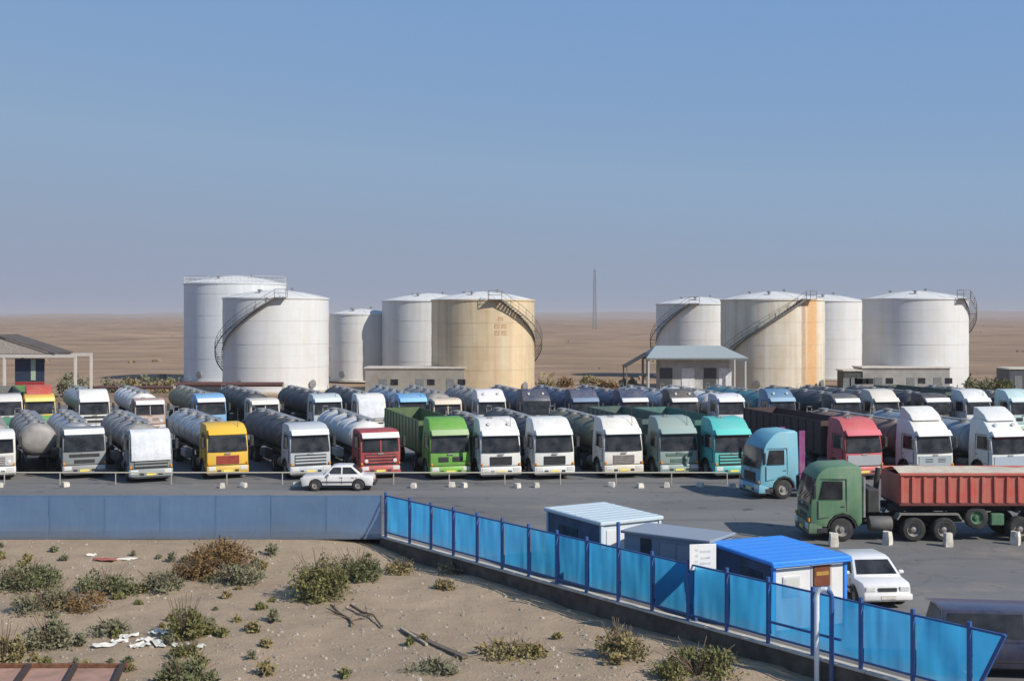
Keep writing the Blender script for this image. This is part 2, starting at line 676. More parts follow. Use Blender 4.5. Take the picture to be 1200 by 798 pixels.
# ------------------------------------------------------------------ storage tanks
T_WHITE = shell_mat('tank_white', (0.645, 0.655, 0.66), (0.52, 0.47, 0.38), 0.5)
T_PALE = shell_mat('tank_pale_grey', (0.685, 0.685, 0.665), (0.50, 0.45, 0.36), 0.55)
T_SILV = shell_mat('tank_silver_blue', (0.66, 0.69, 0.71), (0.44, 0.45, 0.45), 0.45)
T_CREAM = shell_mat('tank_cream', (0.62, 0.515, 0.35), (0.44, 0.29, 0.14), 0.8,
                    ((0.30, 0.09, (0.40, 0.20, 0.09), 0.25), (0.75, 0.22, (0.72, 0.55, 0.34), 0.5)))
T_RUSTY = shell_mat('tank_white_rust_run', (0.70, 0.65, 0.55), (0.48, 0.36, 0.21), 0.75,
                    ((0.62, 0.20, (0.60, 0.33, 0.13), 0.95), (0.40, 0.055, (0.36, 0.20, 0.10), 0.75)))
T_ROOF = shell_mat('tank_roof_white', (0.70, 0.69, 0.66), (0.50, 0.45, 0.38), 0.4)


def storage_tank(label, u, y, R, rim, mat, stair=None, rail=True, courses=8, marks=False):
    """stair = (angle at top, direction sign): angle 0 faces the photographer, positive to the right"""
    x = px(u, y)
    root = thing('storage_tank', label, 'storage tank', (x, y, -0.05), group='oil storage tanks behind the lorry park')
    part('base_ring', lambda: M().lathe([(R + 0.35, 0.0), (R + 0.35, 0.25), (R - 0.2, 0.25)], n=64, cap=False), CONC, root)
    hc = (rim - 0.25) / courses
    for k in range(courses):
        rr = R - (0.018 if k % 2 else 0.0)

        def cf(rr=rr):
            return M().lathe([(rr, 0.0), (rr, hc - 0.02), (rr - 0.03, hc - 0.02), (rr - 0.03, hc)], n=72, cap=False)
        # the shell colour follows the whole tank, so every ring keeps the tank's own height in its mesh
        part('shell_course', lambda: shift(cf(), (0, 0, 0.25 + k * hc)), mat, root)
    # conical roof laid in sheets, with a curb angle
    rise = R * 0.16
    N = 24

    def roof():
        m = M()
        for k in range(N):
            a0, a1 = 2 * PI * k / N, 2 * PI * (k + 1) / N
            dz = 0.02 if k % 2 else 0.0
            rings = [0.25, 0.55, 0.8, 0.95, 1.012]
            zs = [rise * (1 - (q ** 1.7)) for q in rings]
            pts = []
            for q, z in zip(rings, zs):
                for s_ in range(4):
                    a = a0 + (a1 - a0) * s_ / 3
                    pts.append((q * R * math.cos(a), q * R * math.sin(a), rim + z + dz + 0.02))
            fs_ = []
            for i in range(len(rings) - 1):
                for s_ in range(3):
                    fs_.append((i * 4 + s_, (i + 1) * 4 + s_, (i + 1) * 4 + s_ + 1, i * 4 + s_ + 1))
            m.add(pts, fs_)
        zt = rim + rise * (1 - 0.25 ** 1.7)
        m.lathe([(0.25 * R + 0.05, zt - 0.05), (0.25 * R, zt + 0.03), (0.05, rim + rise + 0.04)], n=24)
        return m
    part('roof', roof, T_ROOF, root)
    part('curb_angle', lambda: M().lathe([(R + 0.02, rim - 0.16), (R + 0.09, rim - 0.16), (R + 0.09, rim + 0.03), (R + 0.0, rim + 0.03)], n=72, cap=False), mat, root)
    for a, q, h in ((0.6, 0.35, 0.55), (2.4, 0.5, 0.45), (4.4, 0.62, 0.5)):
        cx, cy = q * R * math.cos(a), q * R * math.sin(a)
        part('roof_vent', lambda: M().lathe([(0.16, 0), (0.16, h * 0.6), (0.3, h * 0.6), (0.3, h * 0.8), (0.05, h)], n=12, c=(cx, cy, rim + rise * (1 - q ** 1.7))), STEEL, root)
    if rail:
        def rl():
            m = M()
            n = 40
            for k in range(n):
                a = 2 * PI * k / n
                b = 2 * PI * (k + 1) / n
                p = Vector((math.cos(a) * (R - 0.06), math.sin(a) * (R - 0.06), rim))
                p2 = Vector((math.cos(b) * (R - 0.06), math.sin(b) * (R - 0.06), rim))
                m.bar(p, p + Vector((0, 0, 1.05)), 0.045)
                for h in (0.55, 1.05):
                    m.bar(p + Vector((0, 0, h)), p2 + Vector((0, 0, h)), 0.04)
            return m
        part('roof_railing', rl, paint((0.55, 0.54, 0.5), 0.6, 0.2), root, smooth=0)
    if stair:
        a_top, sg = stair
        nst = int((rim - 0.2) / 0.235)
        step_a = 0.34 / R

        def pt(k, r):
            a = a_top + sg * k * step_a
            return Vector((math.sin(a) * r, -math.cos(a) * r, rim - 0.05 - k * 0.235))

        def treads():
            m = M()
            for k in range(nst):
                a, b = pt(k, R + 0.10), pt(k, R + 0.9)
                c, d = pt(k + 1, R + 0.9), pt(k + 1, R + 0.10)
                c.z = d.z = a.z
                if sg > 0:
                    m.quad(a, b, c, d, 0.05)
                else:
                    m.quad(d, c, b, a, 0.05)
            return m

        def stringers():
            m = M()
            for r in (R + 0.07, R + 0.93):
                for k in range(0, nst):
                    m.bar(pt(k, r), pt(k + 1, r), 0.06, 0.16)
            for k in range(0, nst, 8):
                p = pt(k, R + 0.93)
                m.bar(p, pt(k, R), 0.08)
            return m

        def guard():
            m = M()
            up = Vector((0, 0, 1.0))
            for k in range(0, nst):
                m.bar(pt(k, R + 0.95) + up, pt(k + 1, R + 0.95) + up, 0.045)
                m.bar(pt(k, R + 0.95) + up * 0.5, pt(k + 1, R + 0.95) + up * 0.5, 0.03)
                if k % 3 == 0:
                    m.bar(pt(k, R + 0.95), pt(k, R + 0.95) + up, 0.05)
            return m

        def landing():
            m = M()
            a, b = pt(-4, R + 0.02), pt(-4, R + 1.0)
            c, d = pt(0, R + 1.0), pt(0, R + 0.02)
            for q in (a, b, c, d):
                q.z = rim + 0.02
            if sg > 0:
                m.quad(a, b, c, d, 0.08)
            else:
                m.quad(d, c, b, a, 0.08)
            for p, q in ((a, b), (b, c)):
                for h in (0.5, 1.0):
                    m.bar(p + Vector((0, 0, h)), q + Vector((0, 0, h)), 0.06)
            for p in (a, b, c):
                m.bar(p, p + Vector((0, 0, 1.0)), 0.06)
            return m
        st = part('stair', stringers, DARKSTEEL, root, smooth=0)
        part('treads', treads, DARKSTEEL, st, smooth=0)
        part('handrail', guard, DARKSTEEL, st, smooth=0)
        part('landing', landing, DARKSTEEL, root, smooth=0)
    # manhole and nozzles near the foot
    for a in (-0.5, 0.9):
        q = Matrix.Rotation(a, 4, 'Z')
        part('manhole', lambda: M().lathe([(0.42, 0.0), (0.42, -0.22), (0.52, -0.22), (0.52, -0.30), (0.05, -0.32)], axis='Y', n=18), STEEL, root,
             key='tank_manhole', loc=(math.sin(a) * R, -math.cos(a) * R, 1.1), rotz=a)
    if marks:
        for du, dv in ((0.02, 0.0), (0.10, 0.0), (0.02, -0.8), (0.10, -0.8), (0.06, 0.85)):
            a = 0.26 + du * 1.7

            def mk():
                w, h = 0.30, 0.22
                return M().box((0, 0, 0), (w * 2, 0.012, h * 2.2))
            part('painted_mark', mk, flat('faded_brown_mark', (0.47, 0.33, 0.19), 0.9, 0, 0.3, 2.0), root, key='tank_mark',
                 loc=(math.sin(a) * (R + 0.012), -math.cos(a) * (R + 0.012), rim - 3.2 + dv), rotz=a)
    return root


def shift(m, d):
    m.v = [(a + d[0], b + d[1], c + d[2]) for a, b, c in m.v]
    return m


storage_tank('tallest silvery tank behind the white tank with a slanting stair', 276, 179.5, 7.5, 14.4, T_SILV, None, True, 9)
storage_tank('white tank with a dark stair climbing from its shaded side, beside the tallest tank', 323.5, 154.5, 6.75, 11.9, T_WHITE, (0.17, -1), False)
storage_tank('smallest white tank, partly in the shadow of the grey tank beside it', 424, 178.0, 4.65, 9.9, T_PALE, None, False, 7)
storage_tank('plain pale grey tank right behind the cream tank', 503, 175.0, 6.9, 11.8, T_PALE, None, False)
storage_tank('cream tan tank with a stair winding round its sunny side', 566, 149.4, 6.45, 11.6, T_CREAM, (0.33, 1), False, 8, True)
storage_tank('pale tank with a short stair showing, behind the shed with the blue roof', 820, 190.0, 6.9, 11.5, T_PALE, (-0.36, -1), False)
storage_tank('off white tank with an orange rust run down its side', 905, 154.5, 6.6, 11.7, T_RUSTY, (0.36, -1), False)
storage_tank('white tank wedged between the rust streaked tank and its neighbour, set back', 966, 185.0, 6.2, 11.9, T_WHITE, None, False)
storage_tank('bright white tank with a stair at its sunny edge, behind a low grey building', 1072, 154.5, 6.55, 11.8, T_WHITE, (0.75, 1), False)


# low buildings beside the tanks
def block_building(label, u0, u1, y, h, depth, wallc, dark_open=None, roof_t=0.18):
    x0, x1 = px(u0, y), px(u1, y)
    w = x1 - x0
    root = thing('block_building', label, 'building', ((x0 + x1) / 2, y + depth / 2, -0.05))
    wm = flat('block_wall_' + label[:12].replace(' ', '_'), wallc, 0.92, 0, 0.16, 0.8, 0.4)
    part('wall', lambda: M().box((0, 0, h / 2), (w, depth, h)), wm, root, smooth=0)
    part('roof', lambda: M().box((0, 0, h + roof_t / 2), (w + 0.3, depth + 0.3, roof_t), 0.02), CONC, root, smooth=0)
    for fx in (-0.32, 0.05, 0.36):
        part('doorway', lambda: M().box((fx * w, -depth / 2 - 0.01, 1.05), (0.95, 0.06, 2.1), 0.01), flat('grey_door_paint', (0.16, 0.17, 0.17), 0.7), root, smooth=0)
        part('window', lambda: M().box((fx * w + 1.35, -depth / 2 - 0.01, 1.7), (0.9, 0.06, 0.7), 0.01), GLASS, root, smooth=0)
    return root


block_building('long low grey block building in front of the cream tank', 428, 544, 143.0, 3.3, 4.0, (0.27, 0.25, 0.215))
block_building('low grey block building in front of the bright white tank', 1011, 1113, 146.0, 3.2, 4.0, (0.31, 0.30, 0.28))
block_building('small dark shed against the low grey building', 989, 1009, 145.0, 2.9, 3.0, (0.06, 0.065, 0.06))
block_building('dark shed at the bushes by the bright white tank', 1183, 1240, 150.0, 2.9, 4.0, (0.07, 0.075, 0.09))


def blue_roof_shed():
    y = 141.0
    x0, x1 = px(775, y), px(856, y)
    cx, w, d, h = (x0 + x1) / 2, x1 - x0, 5.0, 4.7
    root = thing('open_shed', 'shed with a pale blue hipped metal roof in front of the tanks', 'shed', (cx, y + d / 2, -0.05))
    bl = paint((0.30, 0.36, 0.375), 0.55, 0.4)
    zr = h + 1.35
    W, D = w / 2 + 1.9, d / 2 + 1.2
    rx = w / 2 - 0.6
    quads = [((-W, -D, h), (W, -D, h), (rx, 0, zr), (-rx - 1.0, 0, zr)), ((W, D, h), (-W, D, h), (-rx - 1.0, 0, zr), (rx, 0, zr))]
    tris = [((W, -D, h), (W, D, h), (rx, 0, zr)), ((-W, D, h), (-W, -D, h), (-rx - 1.0, 0, zr))]
    for q in quads:
        part('roof_slope', lambda: M().quad(*q, th=0.08), bl, root, smooth=0)
    for t in tris:
        part('roof_hip', lambda: M().add([*t], [(0, 1, 2)]), bl, root, smooth=0)
    part('ceiling', lambda: M().box((0, 0, h - 0.12), (2 * W - 0.1, 2 * D - 0.1, 0.14)), flat('shed_soffit', (0.2, 0.22, 0.22), 0.8), root, smooth=0)
    part('wall', lambda: M().box((0, 0.4, (h - 0.2) / 2), (w, d - 0.8, h - 0.2)), flat('shed_wall', (0.42, 0.42, 0.40), 0.85, 0, 0.2, 1.0), root, smooth=0)
    for k, fx in enumerate((-0.42, -0.1, 0.22, 0.44)):
        part('shutter', lambda: M().box((fx * w, -d / 2 + 0.77, 2.1), (1.5, 0.08, 2.7), 0.01),
             [flat('shed_dark', (0.07, 0.07, 0.07), 0.8), flat('shed_pale', (0.66, 0.66, 0.66), 0.7)][k % 2], root, smooth=0)
    for sx in (-1, 1):
        for sy in (-1, 1):
            part('post', lambda: M().box((sx * (W - 0.3), sy * (D - 0.3), (h - 0.2) / 2), (0.18, 0.18, h - 0.2)), paint((0.5, 0.52, 0.52), 0.5, 0.3), root, smooth=0)
    return root


blue_roof_shed()


def dark_annex():
    y = 143.5
    root = thing('lean_to', 'dark brown sloping canopy tacked onto the shed with the pale blue roof', 'canopy', (px(752, y), y, -0.05))
    part('roof', lambda: M().quad((-2.2, -2.2, 3.6), (0.6, -2.2, 5.2), (0.6, 2.2, 5.2), (-2.2, 2.2, 3.6), 0.1), flat('dark_brown_sheet', (0.075, 0.06, 0.05), 0.8), root, smooth=0)
    for sx, hh in ((-2.0, 3.6), (0.4, 4.9)):
        for sy in (-2.0, 2.0):
            part('post', lambda: M().box((sx, sy, hh / 2), (0.14, 0.14, hh)), DARKSTEEL, root, smooth=0)


dark_annex()


def pavilion():
    y = 131.0
    x0, x1 = px(14, y), px(99, y)
    root = thing('pavilion', 'open pavilion with a dark gabled roof and pale posts', 'pavilion', (x0, y, -0.05))
    h = 5.5
    xe = px(75, y) - x0
    xw = px(-62, y) - x0
    xp = px(8, y) - x0
    rf = flat('dark_roof_sheet', (0.085, 0.07, 0.06), 0.85, 0, 0.35, 1.2)
    part('roof_slope', lambda: M().quad((xe, -2.6, h + 0.1), (xe, 2.8, h + 0.1), (xp, 2.8, h + 2.1), (xp, -2.6, h + 2.1), 0.12), rf, root, smooth=0)
    part('roof_slope', lambda: M().quad((xw, 2.8, h + 0.1), (xw, -2.6, h + 0.1), (xp, -2.6, h + 2.1), (xp, 2.8, h + 2.1), 0.12), rf, root, smooth=0)
    part('gable', lambda: M().add([(xe - 0.6, -2.45, h + 0.05), (xp, -2.45, h + 1.9), (xw + 0.6, -2.45, h + 0.05)], [(0, 2, 1)]), flat('gable_board', (0.34, 0.29, 0.25), 0.85), root, smooth=0)
    for sy in (-2.4, 2.4):
        part('beam', lambda: M().box(((xw + x1 - x0) / 2, sy, h - 0.18), (x1 - x0 - xw, 0.22, 0.34)), paint((0.58, 0.53, 0.48), 0.6, 0.4), root, smooth=0)
    for uu in (-60, -20, 16, 99):
        for sy in (-2.4, 2.4):
            part('post', lambda: M().box((px(uu, y) - x0 - (0.12 if uu == 99 else 0), sy, (h - 0.36) / 2), (0.24, 0.24, h - 0.36)), paint((0.62, 0.58, 0.53), 0.6, 0.4), root, smooth=0)
    sx0, sx1 = px(23, y) - x0, px(57, y) - x0
    board = thing('banner_board', 'tall navy board with a red foot standing under the pavilion', 'board', (x0 + (sx0 + sx1) / 2, y - 1.2, -0.05))
    w = sx1 - sx0
    part('panel', lambda: M().box((0, 0, 3.75), (w, 0.12, 2.5), 0.02), flat('navy_board_paint', (0.02, 0.03, 0.06), 0.6), board, smooth=0)
    part('lower_panel', lambda: M().box((0, 0, 2.05), (w, 0.12, 0.86), 0.02), flat('red_board_paint', (0.30, 0.03, 0.025), 0.6), board, smooth=0)
    part('stripe', lambda: M().box((w * 0.13, -0.075, 3.8), (w * 0.16, 0.03, 2.3)), flat('pale_green_board', (0.34, 0.42, 0.30), 0.7), board, smooth=0)
    for s in (-1, 1):
        part('leg', lambda: M().box((s * (w / 2 - 0.1), 0.12, 2.5), (0.12, 0.11, 5.0)), DARKSTEEL, board, smooth=0)


pavilion()


def pipe_line(label, u0, u1, y, r, z):
    x0, x1 = px(u0, y), px(u1, y)
    root = thing('pipeline', label, 'pipeline', (x0, y, -0.05))
    part('pipe', lambda: M().bar((0, 0, z), (x1 - x0, 0, z), r, r, 12), flat('dark_red_pipe', (0.10, 0.045, 0.04), 0.7), root)
    n = max(2, int((x1 - x0) / 5))
    for k in range(n + 1):
        part('support', lambda: M().box(((x1 - x0) * k / n, 0, z / 2), (0.3, 0.4, z)), CONC, root, smooth=0)


pipe_line('dark red pipeline on low supports in front of the white tanks', 205, 332, 142.0, 0.28, 1.5)
pipe_line('long dark pipe on low supports beyond the pavilion', 100, 205, 146.0, 0.2, 0.9)

# far mast on the plain
my = 900.0
mast = thing('mast', 'thin grey mast far out on the plain', 'mast', (px(697, my), my, 0.0))


def mast_mesh():
    m = M()
    H = 44.0
    hw = lambda z: 1.25 - 0.75 * z / H
    cs = ((-1, -1), (1, -1), (1, 1), (-1, 1))
    N = 22
    for k in range(N):
        z0, z1 = H * k / N, H * (k + 1) / N
        for i in range(4):
            a, b = cs[i], cs[(i + 1) % 4]
            A = Vector((a[0] * hw(z0), a[1] * hw(z0), z0 - (1.5 if k == 0 else 0)))
            A1 = Vector((a[0] * hw(z1), a[1] * hw(z1), z1))
            B1 = Vector((b[0] * hw(z1), b[1] * hw(z1), z1))
            m.bar(A, A1, 0.34)
            m.bar(A, B1, 0.2)
            m.bar(A1, B1, 0.2)
    return m


part('lattice', mast_mesh, flat('mast_grey', (0.22, 0.23, 0.25), 0.7), mast, smooth=0)
part('antenna', lambda: M().bar((0, 0, 43.5), (0, 0, 46.5), 0.12, 0.12, 6), flat('mast_grey', (0.22, 0.23, 0.25), 0.7), mast)

# ------------------------------------------------------------------ lorries
def wheel(root, x, y, r=0.52, w=0.32, z=None, name='wheel', rimmat=None):
    z = r if z is None else z
    t = part(name, lambda: M().lathe([(r * 0.56, -w / 2), (r * 0.86, -w / 2), (r * 0.97, -w * 0.40), (r, -w * 0.25), (r, w * 0.25),
                                      (r * 0.97, w * 0.40), (r * 0.86, w / 2), (r * 0.56, w / 2), (r * 0.56, -w / 2)], axis='X', n=22, cap=False),
             TYRE, root, key=('wheel', r, w), loc=(x, y, z))
    s = 1 if x >= 0 else -1
    part('rim', lambda: M().lathe([(r * 0.57, s * w * 0.42), (r * 0.52, s * w * 0.40), (r * 0.40, s * w * 0.12), (r * 0.24, s * w * 0.12), (r * 0.2, s * w * 0.42), (0.02, s * w * 0.46)], axis='X', n=22, cap=False),
         rimmat or RIM, t, key=('rim', r, w, s))
    return t


def cab_profile(style):
    arch = []
    for k in range(7):
        a = PI * k / 6
        arch.append((1.35 + 0.64 * math.cos(a), 0.55 + 0.64 * math.sin(a)))
    arch = [(y, max(z, 0.62)) for y, z in arch]
    front = [(0.52, 0.62), (0.05, 0.62), (0.0, 0.85), (0.0, 1.25), (0.03, 1.72), (0.24, 2.66)]
    if style == 'high':
        roof = [(0.33, 2.86), (0.55, 3.12), (0.86, 3.40), (1.15, 3.52), (2.05, 3.56), (2.2, 3.46)]
    elif style == 'old':
        front = front[:4] + [(0.0, 1.66), (0.10, 2.46)]
        roof = [(0.18, 2.66), (0.36, 2.78), (0.8, 2.84), (1.95, 2.84), (2.15, 2.72)]
    elif style == 'mid':
        roof = [(0.32, 2.84), (0.55, 3.06), (0.9, 3.18), (2.05, 3.22), (2.2, 3.12)]
    else:
        roof = [(0.32, 2.78), (0.5, 2.88), (0.9, 2.93), (2.05, 2.93), (2.15, 2.85)]
    back = [(2.2, 2.0), (2.2, 0.8)]
    return arch[::-1][::-1][::-1] if False else front + roof + back + arch


def wtaper(y, z):
    k = 1.0
    if z > 1.7:
        k -= 0.035 * min(1, (z - 1.7) / 1.0)
    if z > 2.7:
        k -= 0.09 * min(1, (z - 2.7) / 1.0)
    if y < 0.25:
        k -= 0.025 * (1 - y / 0.25)
    return k


def tractor(root, col, style='high', visor=None, bumper=None, lower=None, grille=None, deflector=None, axles=(4.4,), fairing=None, screen=None, bonnet=None, face=0, lamps=True, trim=0):
    body = paint(col)
    bm_ = paint(bumper) if bumper else body
    part('cab', lambda: M().prism(cab_profile(style), -1.24, 1.24, 0.085, 2, wtaper), body, root, key=('cab', style))
    # windscreen, slightly bowed
    def ws():
        m = M()
        n = 8
        vs_, fs_ = [], []
        for j, (y, z, hw) in enumerate(((0.0, 1.60, 1.10), (0.095, 2.42, 1.07)) if style == 'old' else ((0.0, 1.62, 1.15), (0.222, 2.68, 1.09))):
            for i in range(n + 1):
                t = -1 + 2 * i / n
                vs_.append((hw * t, y - 0.022 - 0.05 * (1 - t * t) * (0.6), z))
        for i in range(n):
            fs_.append((i, i + 1, n + 2 + i, n + 1 + i))
        return m.add(vs_, fs_)
    w_ = part('windscreen', ws, screen or GLASS, root, key=('windscreen', style == 'old'))
    if style == 'old':
        part('centre_pillar', lambda: M().bar((0, -0.06, 1.58), (0, 0.045, 2.44), 0.07), body, root, key='centre_pillar', smooth=0)
        for s in (-1, 1):
            part('round_lamp', lambda: M().lathe([(0.02, -0.08), (0.11, -0.06), (0.13, 0.0), (0.13, 0.04)], axis='Y', n=14, c=(s * 0.86, -0.01, 1.08)), LAMP, root, key=('round_lamp', s))
    for s in (() if bonnet else (-0.45, 0.35)):
        part('wiper', lambda: M().bar((0, -0.075, 1.79), (0.5, -0.02, 2.05), 0.025), BLACK, w_, key='wiper', loc=(s, 0, 0))
    for s in (-1, 1):
        d = part('door', lambda: M().quad((s * 1.232, 0.34, 1.0), (s * 1.232, 1.5, 1.32), (s * 1.232, 1.5, 1.72), (s * 1.232, 0.34, 1.72), -0.02 * s), body, root, key=('door', s), smooth=0)
        def seam():
            m = M()
            x = s * 1.236
            for a, b in (((0.30, 0.98), (0.30, 1.74)), ((1.53, 1.30), (1.53, 1.74)), ((0.30, 0.98), (0.78, 1.04))):
                m.bar((x, a[0], a[1]), (x, b[0], b[1]), 0.022)
            k = lambda z: s * (1.24 * wtaper(1.0, z) + 0.004)
            m.bar((k(1.76), 1.53, 1.76), (k(2.66), 1.53, 2.66), 0.022)
            m.bar((k(2.66), 0.42, 2.66), (k(2.66), 1.53, 2.66), 0.022)
            return m
        part('door_seam', seam, BLACK, root, key=('door_seam', s), smooth=0)
        part('handle', lambda: M().box((s * 1.245, 1.36, 1.5), (0.04, 0.18, 0.04)), BLACK, d, key=('door_handle', s))

        def sw():
            k = lambda z: 1.24 * wtaper(1.0, z) + 0.006
            return M().quad((s * k(1.82), 0.36, 1.82), (s * k(1.82), 1.36, 1.82), (s * k(2.58), 1.36, 2.58), (s * k(2.58), 0.52, 2.58), -0.02 * s)
        part('side_window', sw, GLASS, root, key=('side_window', s), smooth=0)

        def mir():
            m = M().box((s * 1.46, 0.10, 2.18), (0.20, 0.14, 0.62), 0.04)
            m.bar((s * 1.15, 0.22, 2.58), (s * 1.46, 0.10, 2.52), 0.03)
            m.bar((s * 1.15, 0.14, 1.84), (s * 1.46, 0.10, 1.86), 0.03)
            return m
        part('mirror', mir, BLACK, root, key=('mirror', s))
        hl = part('headlight', lambda: M().box((s * 0.93, -0.075, 0.64), (0.44, 0.08, 0.24), 0.03), LAMP, root, key=('headlight', s))
        part('indicator', lambda: M().box((s * 1.135, -0.05, 0.92), (0.12, 0.08, 0.16), 0.02), AMBER, root, key=('indicator', s))
        part('step', lambda: M().box((s * 1.12, 0.5, 0.48), (0.26, 0.46, 0.22), 0.03), BLACK, root, key=('step', s))
        part('mudguard', lambda: M().prism([(1.35 + 0.62 * math.cos(PI * k / 8), 0.55 + 0.62 * math.sin(PI * k / 8)) for k in range(9)] +
                                           [(1.35 + 0.57 * math.cos(PI * k / 8), 0.55 + 0.57 * math.sin(PI * k / 8)) for k in range(8, -1, -1)],
                                           min(s * 0.85, s * 1.255), max(s * 0.85, s * 1.255)), BLACK, root, key=('front_mudguard', s))
    part('bumper', lambda: M().prism([(-0.06, 0.34), (-0.09, 0.42), (-0.09, 0.72), (-0.03, 0.80), (0.5, 0.80), (0.5, 0.34)], -1.23, 1.23, 0.05), bm_, root, key='bumper')

    if face == 0:
        def gr():
            m = M()
            m.box((0, 0.0, 1.13), (1.35, 0.05, 0.50), 0.02)
            for k in range(5):
                m.box((0, -0.035, 0.93 + k * 0.10), (1.30, 0.035, 0.045))
            return m
        part('grille', gr, grille or BLACK, root, key='grille0', smooth=0)
    elif face == 1:
        for s in (-1, 1):
            def gr():
                m = M()
                m.box((s * 0.42, -0.005, 1.20), (0.62, 0.06, 0.30), 0.06, 2)
                for k in range(3):
                    m.box((s * 0.42, -0.038, 1.11 + k * 0.09), (0.5, 0.03, 0.03))
                return m
            part('grille', gr, grille or BLACK, root, key=('grille1', s), smooth=0)
    elif face == 2:
        part('grille', lambda: M().box((0, 0.0, 1.16), (1.9, 0.05, 0.62), 0.03), grille or BLACK, root, key='grille2')
        for k in range(3):
            part('grille_bar', lambda: M().box((0, -0.04, 0), (1.86, 0.05, 0.10), 0.02), body, root, key='grille2_bar', loc=(0, 0, 0.98 + k * 0.18))
    else:
        def gr():
            m = M()
            m.box((0, 0.0, 1.36), (1.7, 0.05, 0.20), 0.02)
            m.box((0, -0.005, 1.02), (1.15, 0.05, 0.22), 0.02)
            return m
        part('grille', gr, grille or BLACK, root, key='grille3', smooth=0)
    part('bumper_lip', lambda: M().box((0, 0.14, 0.315), (2.3, 0.46, 0.12), 0.02), BLACK, root, key='bumper_lip')
    part('panel_gap', lambda: M().box((0, 0.0, 0.825), (2.36, 0.06, 0.045)), BLACK, root, key='panel_gap', smooth=0)
    for s in (-1, 1):
        part('fog_lamp', lambda: M().box((s * 0.52, -0.085, 0.50), (0.24, 0.04, 0.14), 0.015), BLACK, root, key=('fog', s))
    part('badge', lambda: M().box((0, -0.045, 1.50), (0.34, 0.04, 0.09), 0.01), STEEL, root, key='badge')
    part('number_plate', lambda: M().box((0, -0.105, 0.50), (0.54, 0.02, 0.13)), PLATE, root, key='plate', smooth=0)
    if lower:
        part('lower_panel', lambda: M().box((0, -0.018, 1.16), (2.2, 0.04, 0.62), 0.02), paint(lower), root, key='lower_panel')
    if bonnet:
        part('windscreen_cover', lambda: M().prism([(-0.10, 1.28), (-0.13, 1.6), (-0.07, 1.75), (0.12, 2.62), (0.24, 2.84), (0.50, 2.99), (0.9, 3.02), (0.9, 2.90), (0.5, 2.86), (0.3, 2.7), (0.16, 2.5), (-0.02, 1.7), (-0.03, 1.28)], -1.10, 1.10, 0.02), flat('white_cover_cloth', (0.60, 0.615, 0.64), 0.9, 0, 0.16, 2.5, 1.0), root, key='windscreen_cover')
    if visor:
        part('sun_visor', lambda: M().prism([(-0.05, 2.58), (-0.09, 2.62), (0.16, 2.92), (0.30, 2.90), (0.26, 2.68)], -1.12, 1.12, 0.02), paint(visor, 0.4, 0.1), root, key='visor', loc=(0, -0.09, -0.19) if style == 'old' else (0, 0, 0))
    if deflector:
        ztop = {'high': 3.52, 'mid': 3.18, 'low': 2.91, 'old': 2.82}[style]
        part('wind_deflector', lambda: M().prism([(0.75, ztop - 0.06), (1.05, ztop + 0.30), (1.7, ztop + 0.66), (2.05, ztop + 0.68), (2.1, ztop - 0.02)], -1.0, 1.0, 0.1, 2), paint(deflector), root, key=('deflector', style))
    if style == 'high' and lamps:
        for x in (-0.6, 0.6):
            part('roof_lamp', lambda: M().lathe([(0.1, 0.0), (0.11, 0.08), (0.05, 0.1)], axis='Y', n=10, c=(0, -0.1, 0)), LAMP, root, key='roof_lamp', loc=(x, 0.60, 3.24))
    if fairing:
        for s in (-1, 1):
            part('side_fairing', lambda: M().box((s * 1.13, 2.42, 2.2), (0.06, 0.36, 2.7), 0.02), paint(fairing), root, key=('fairing', s))
    L = max(axles) + 1.0

    def ch():
        m = M()
        for s in (-1, 1):
            m.box((s * 0.42, (0.4 + L) / 2, 0.86), (0.1, L - 0.4, 0.26))
        for yy in (2.5, 3.4, L - 0.2):
            m.box((0, yy, 0.86), (0.8, 0.12, 0.2))
        m.box((0, 0.75, 0.7), (1.5, 0.7, 0.5))
        m.box((0, 1.35, 0.55), (2.0, 0.14, 0.14))
        for a in axles:
            m.box((0, a, 0.55), (1.9, 0.16, 0.16))
        m.box((0, sum(axles) / len(axles), 1.08), (1.0, 0.9, 0.14), 0.02)
        return m
    part('chassis', ch, CHASSIS, root, key=('chassis', axles), smooth=0)
    for s in (-1, 1):
        part('fuel_tank', lambda: M().lathe([(0.02, 2.55), (0.30, 2.57), (0.33, 2.62), (0.33, 3.48), (0.30, 3.53), (0.02, 3.55)], axis='Y', n=14, c=(s * 0.86, 0, 0.72)), flat('dusty_fuel_tank', (0.12, 0.115, 0.11), 0.7, 0.2, 0.3, 2.0), root, key=('fuel', s))
        wheel(root, s * 1.04, 1.35)
        for a in axles:
            wheel(root, s * 0.94, a, 0.52, 0.56)
    if trim:
        ztop = {'high': 3.54, 'mid': 3.2, 'low': 2.93, 'old': 2.84}[style]
        if trim in (1, 3) and not deflector:
            for x in (-0.45, -0.28):
                part('air_horn', lambda: M().lathe([(0.025, 0.55), (0.03, 0.1), (0.07, 0.0)], axis='Y', n=8, c=(0, 1.1, 0.06)), STEEL, root, key='air_horn', loc=(x, 0, ztop - 0.01))
        if trim in (2, 3):
            part('antenna', lambda: M().bar((0.7, 0.45, 2.7), (0.72, 0.62, 4.1), 0.022), BLACK, root, key='cab_antenna', smooth=0)
        if trim in (1, 2) and style != 'old' and not bonnet:
            part('curtain', lambda: M().quad((-1.06, 0.145, 2.46), (1.06, 0.145, 2.46), (1.03, 0.188, 2.655), (-1.03, 0.188, 2.655)), (CURTAIN_R, CURTAIN_W)[trim - 1], root, key='curtain', loc=(0, -0.052, 0), smooth=0)
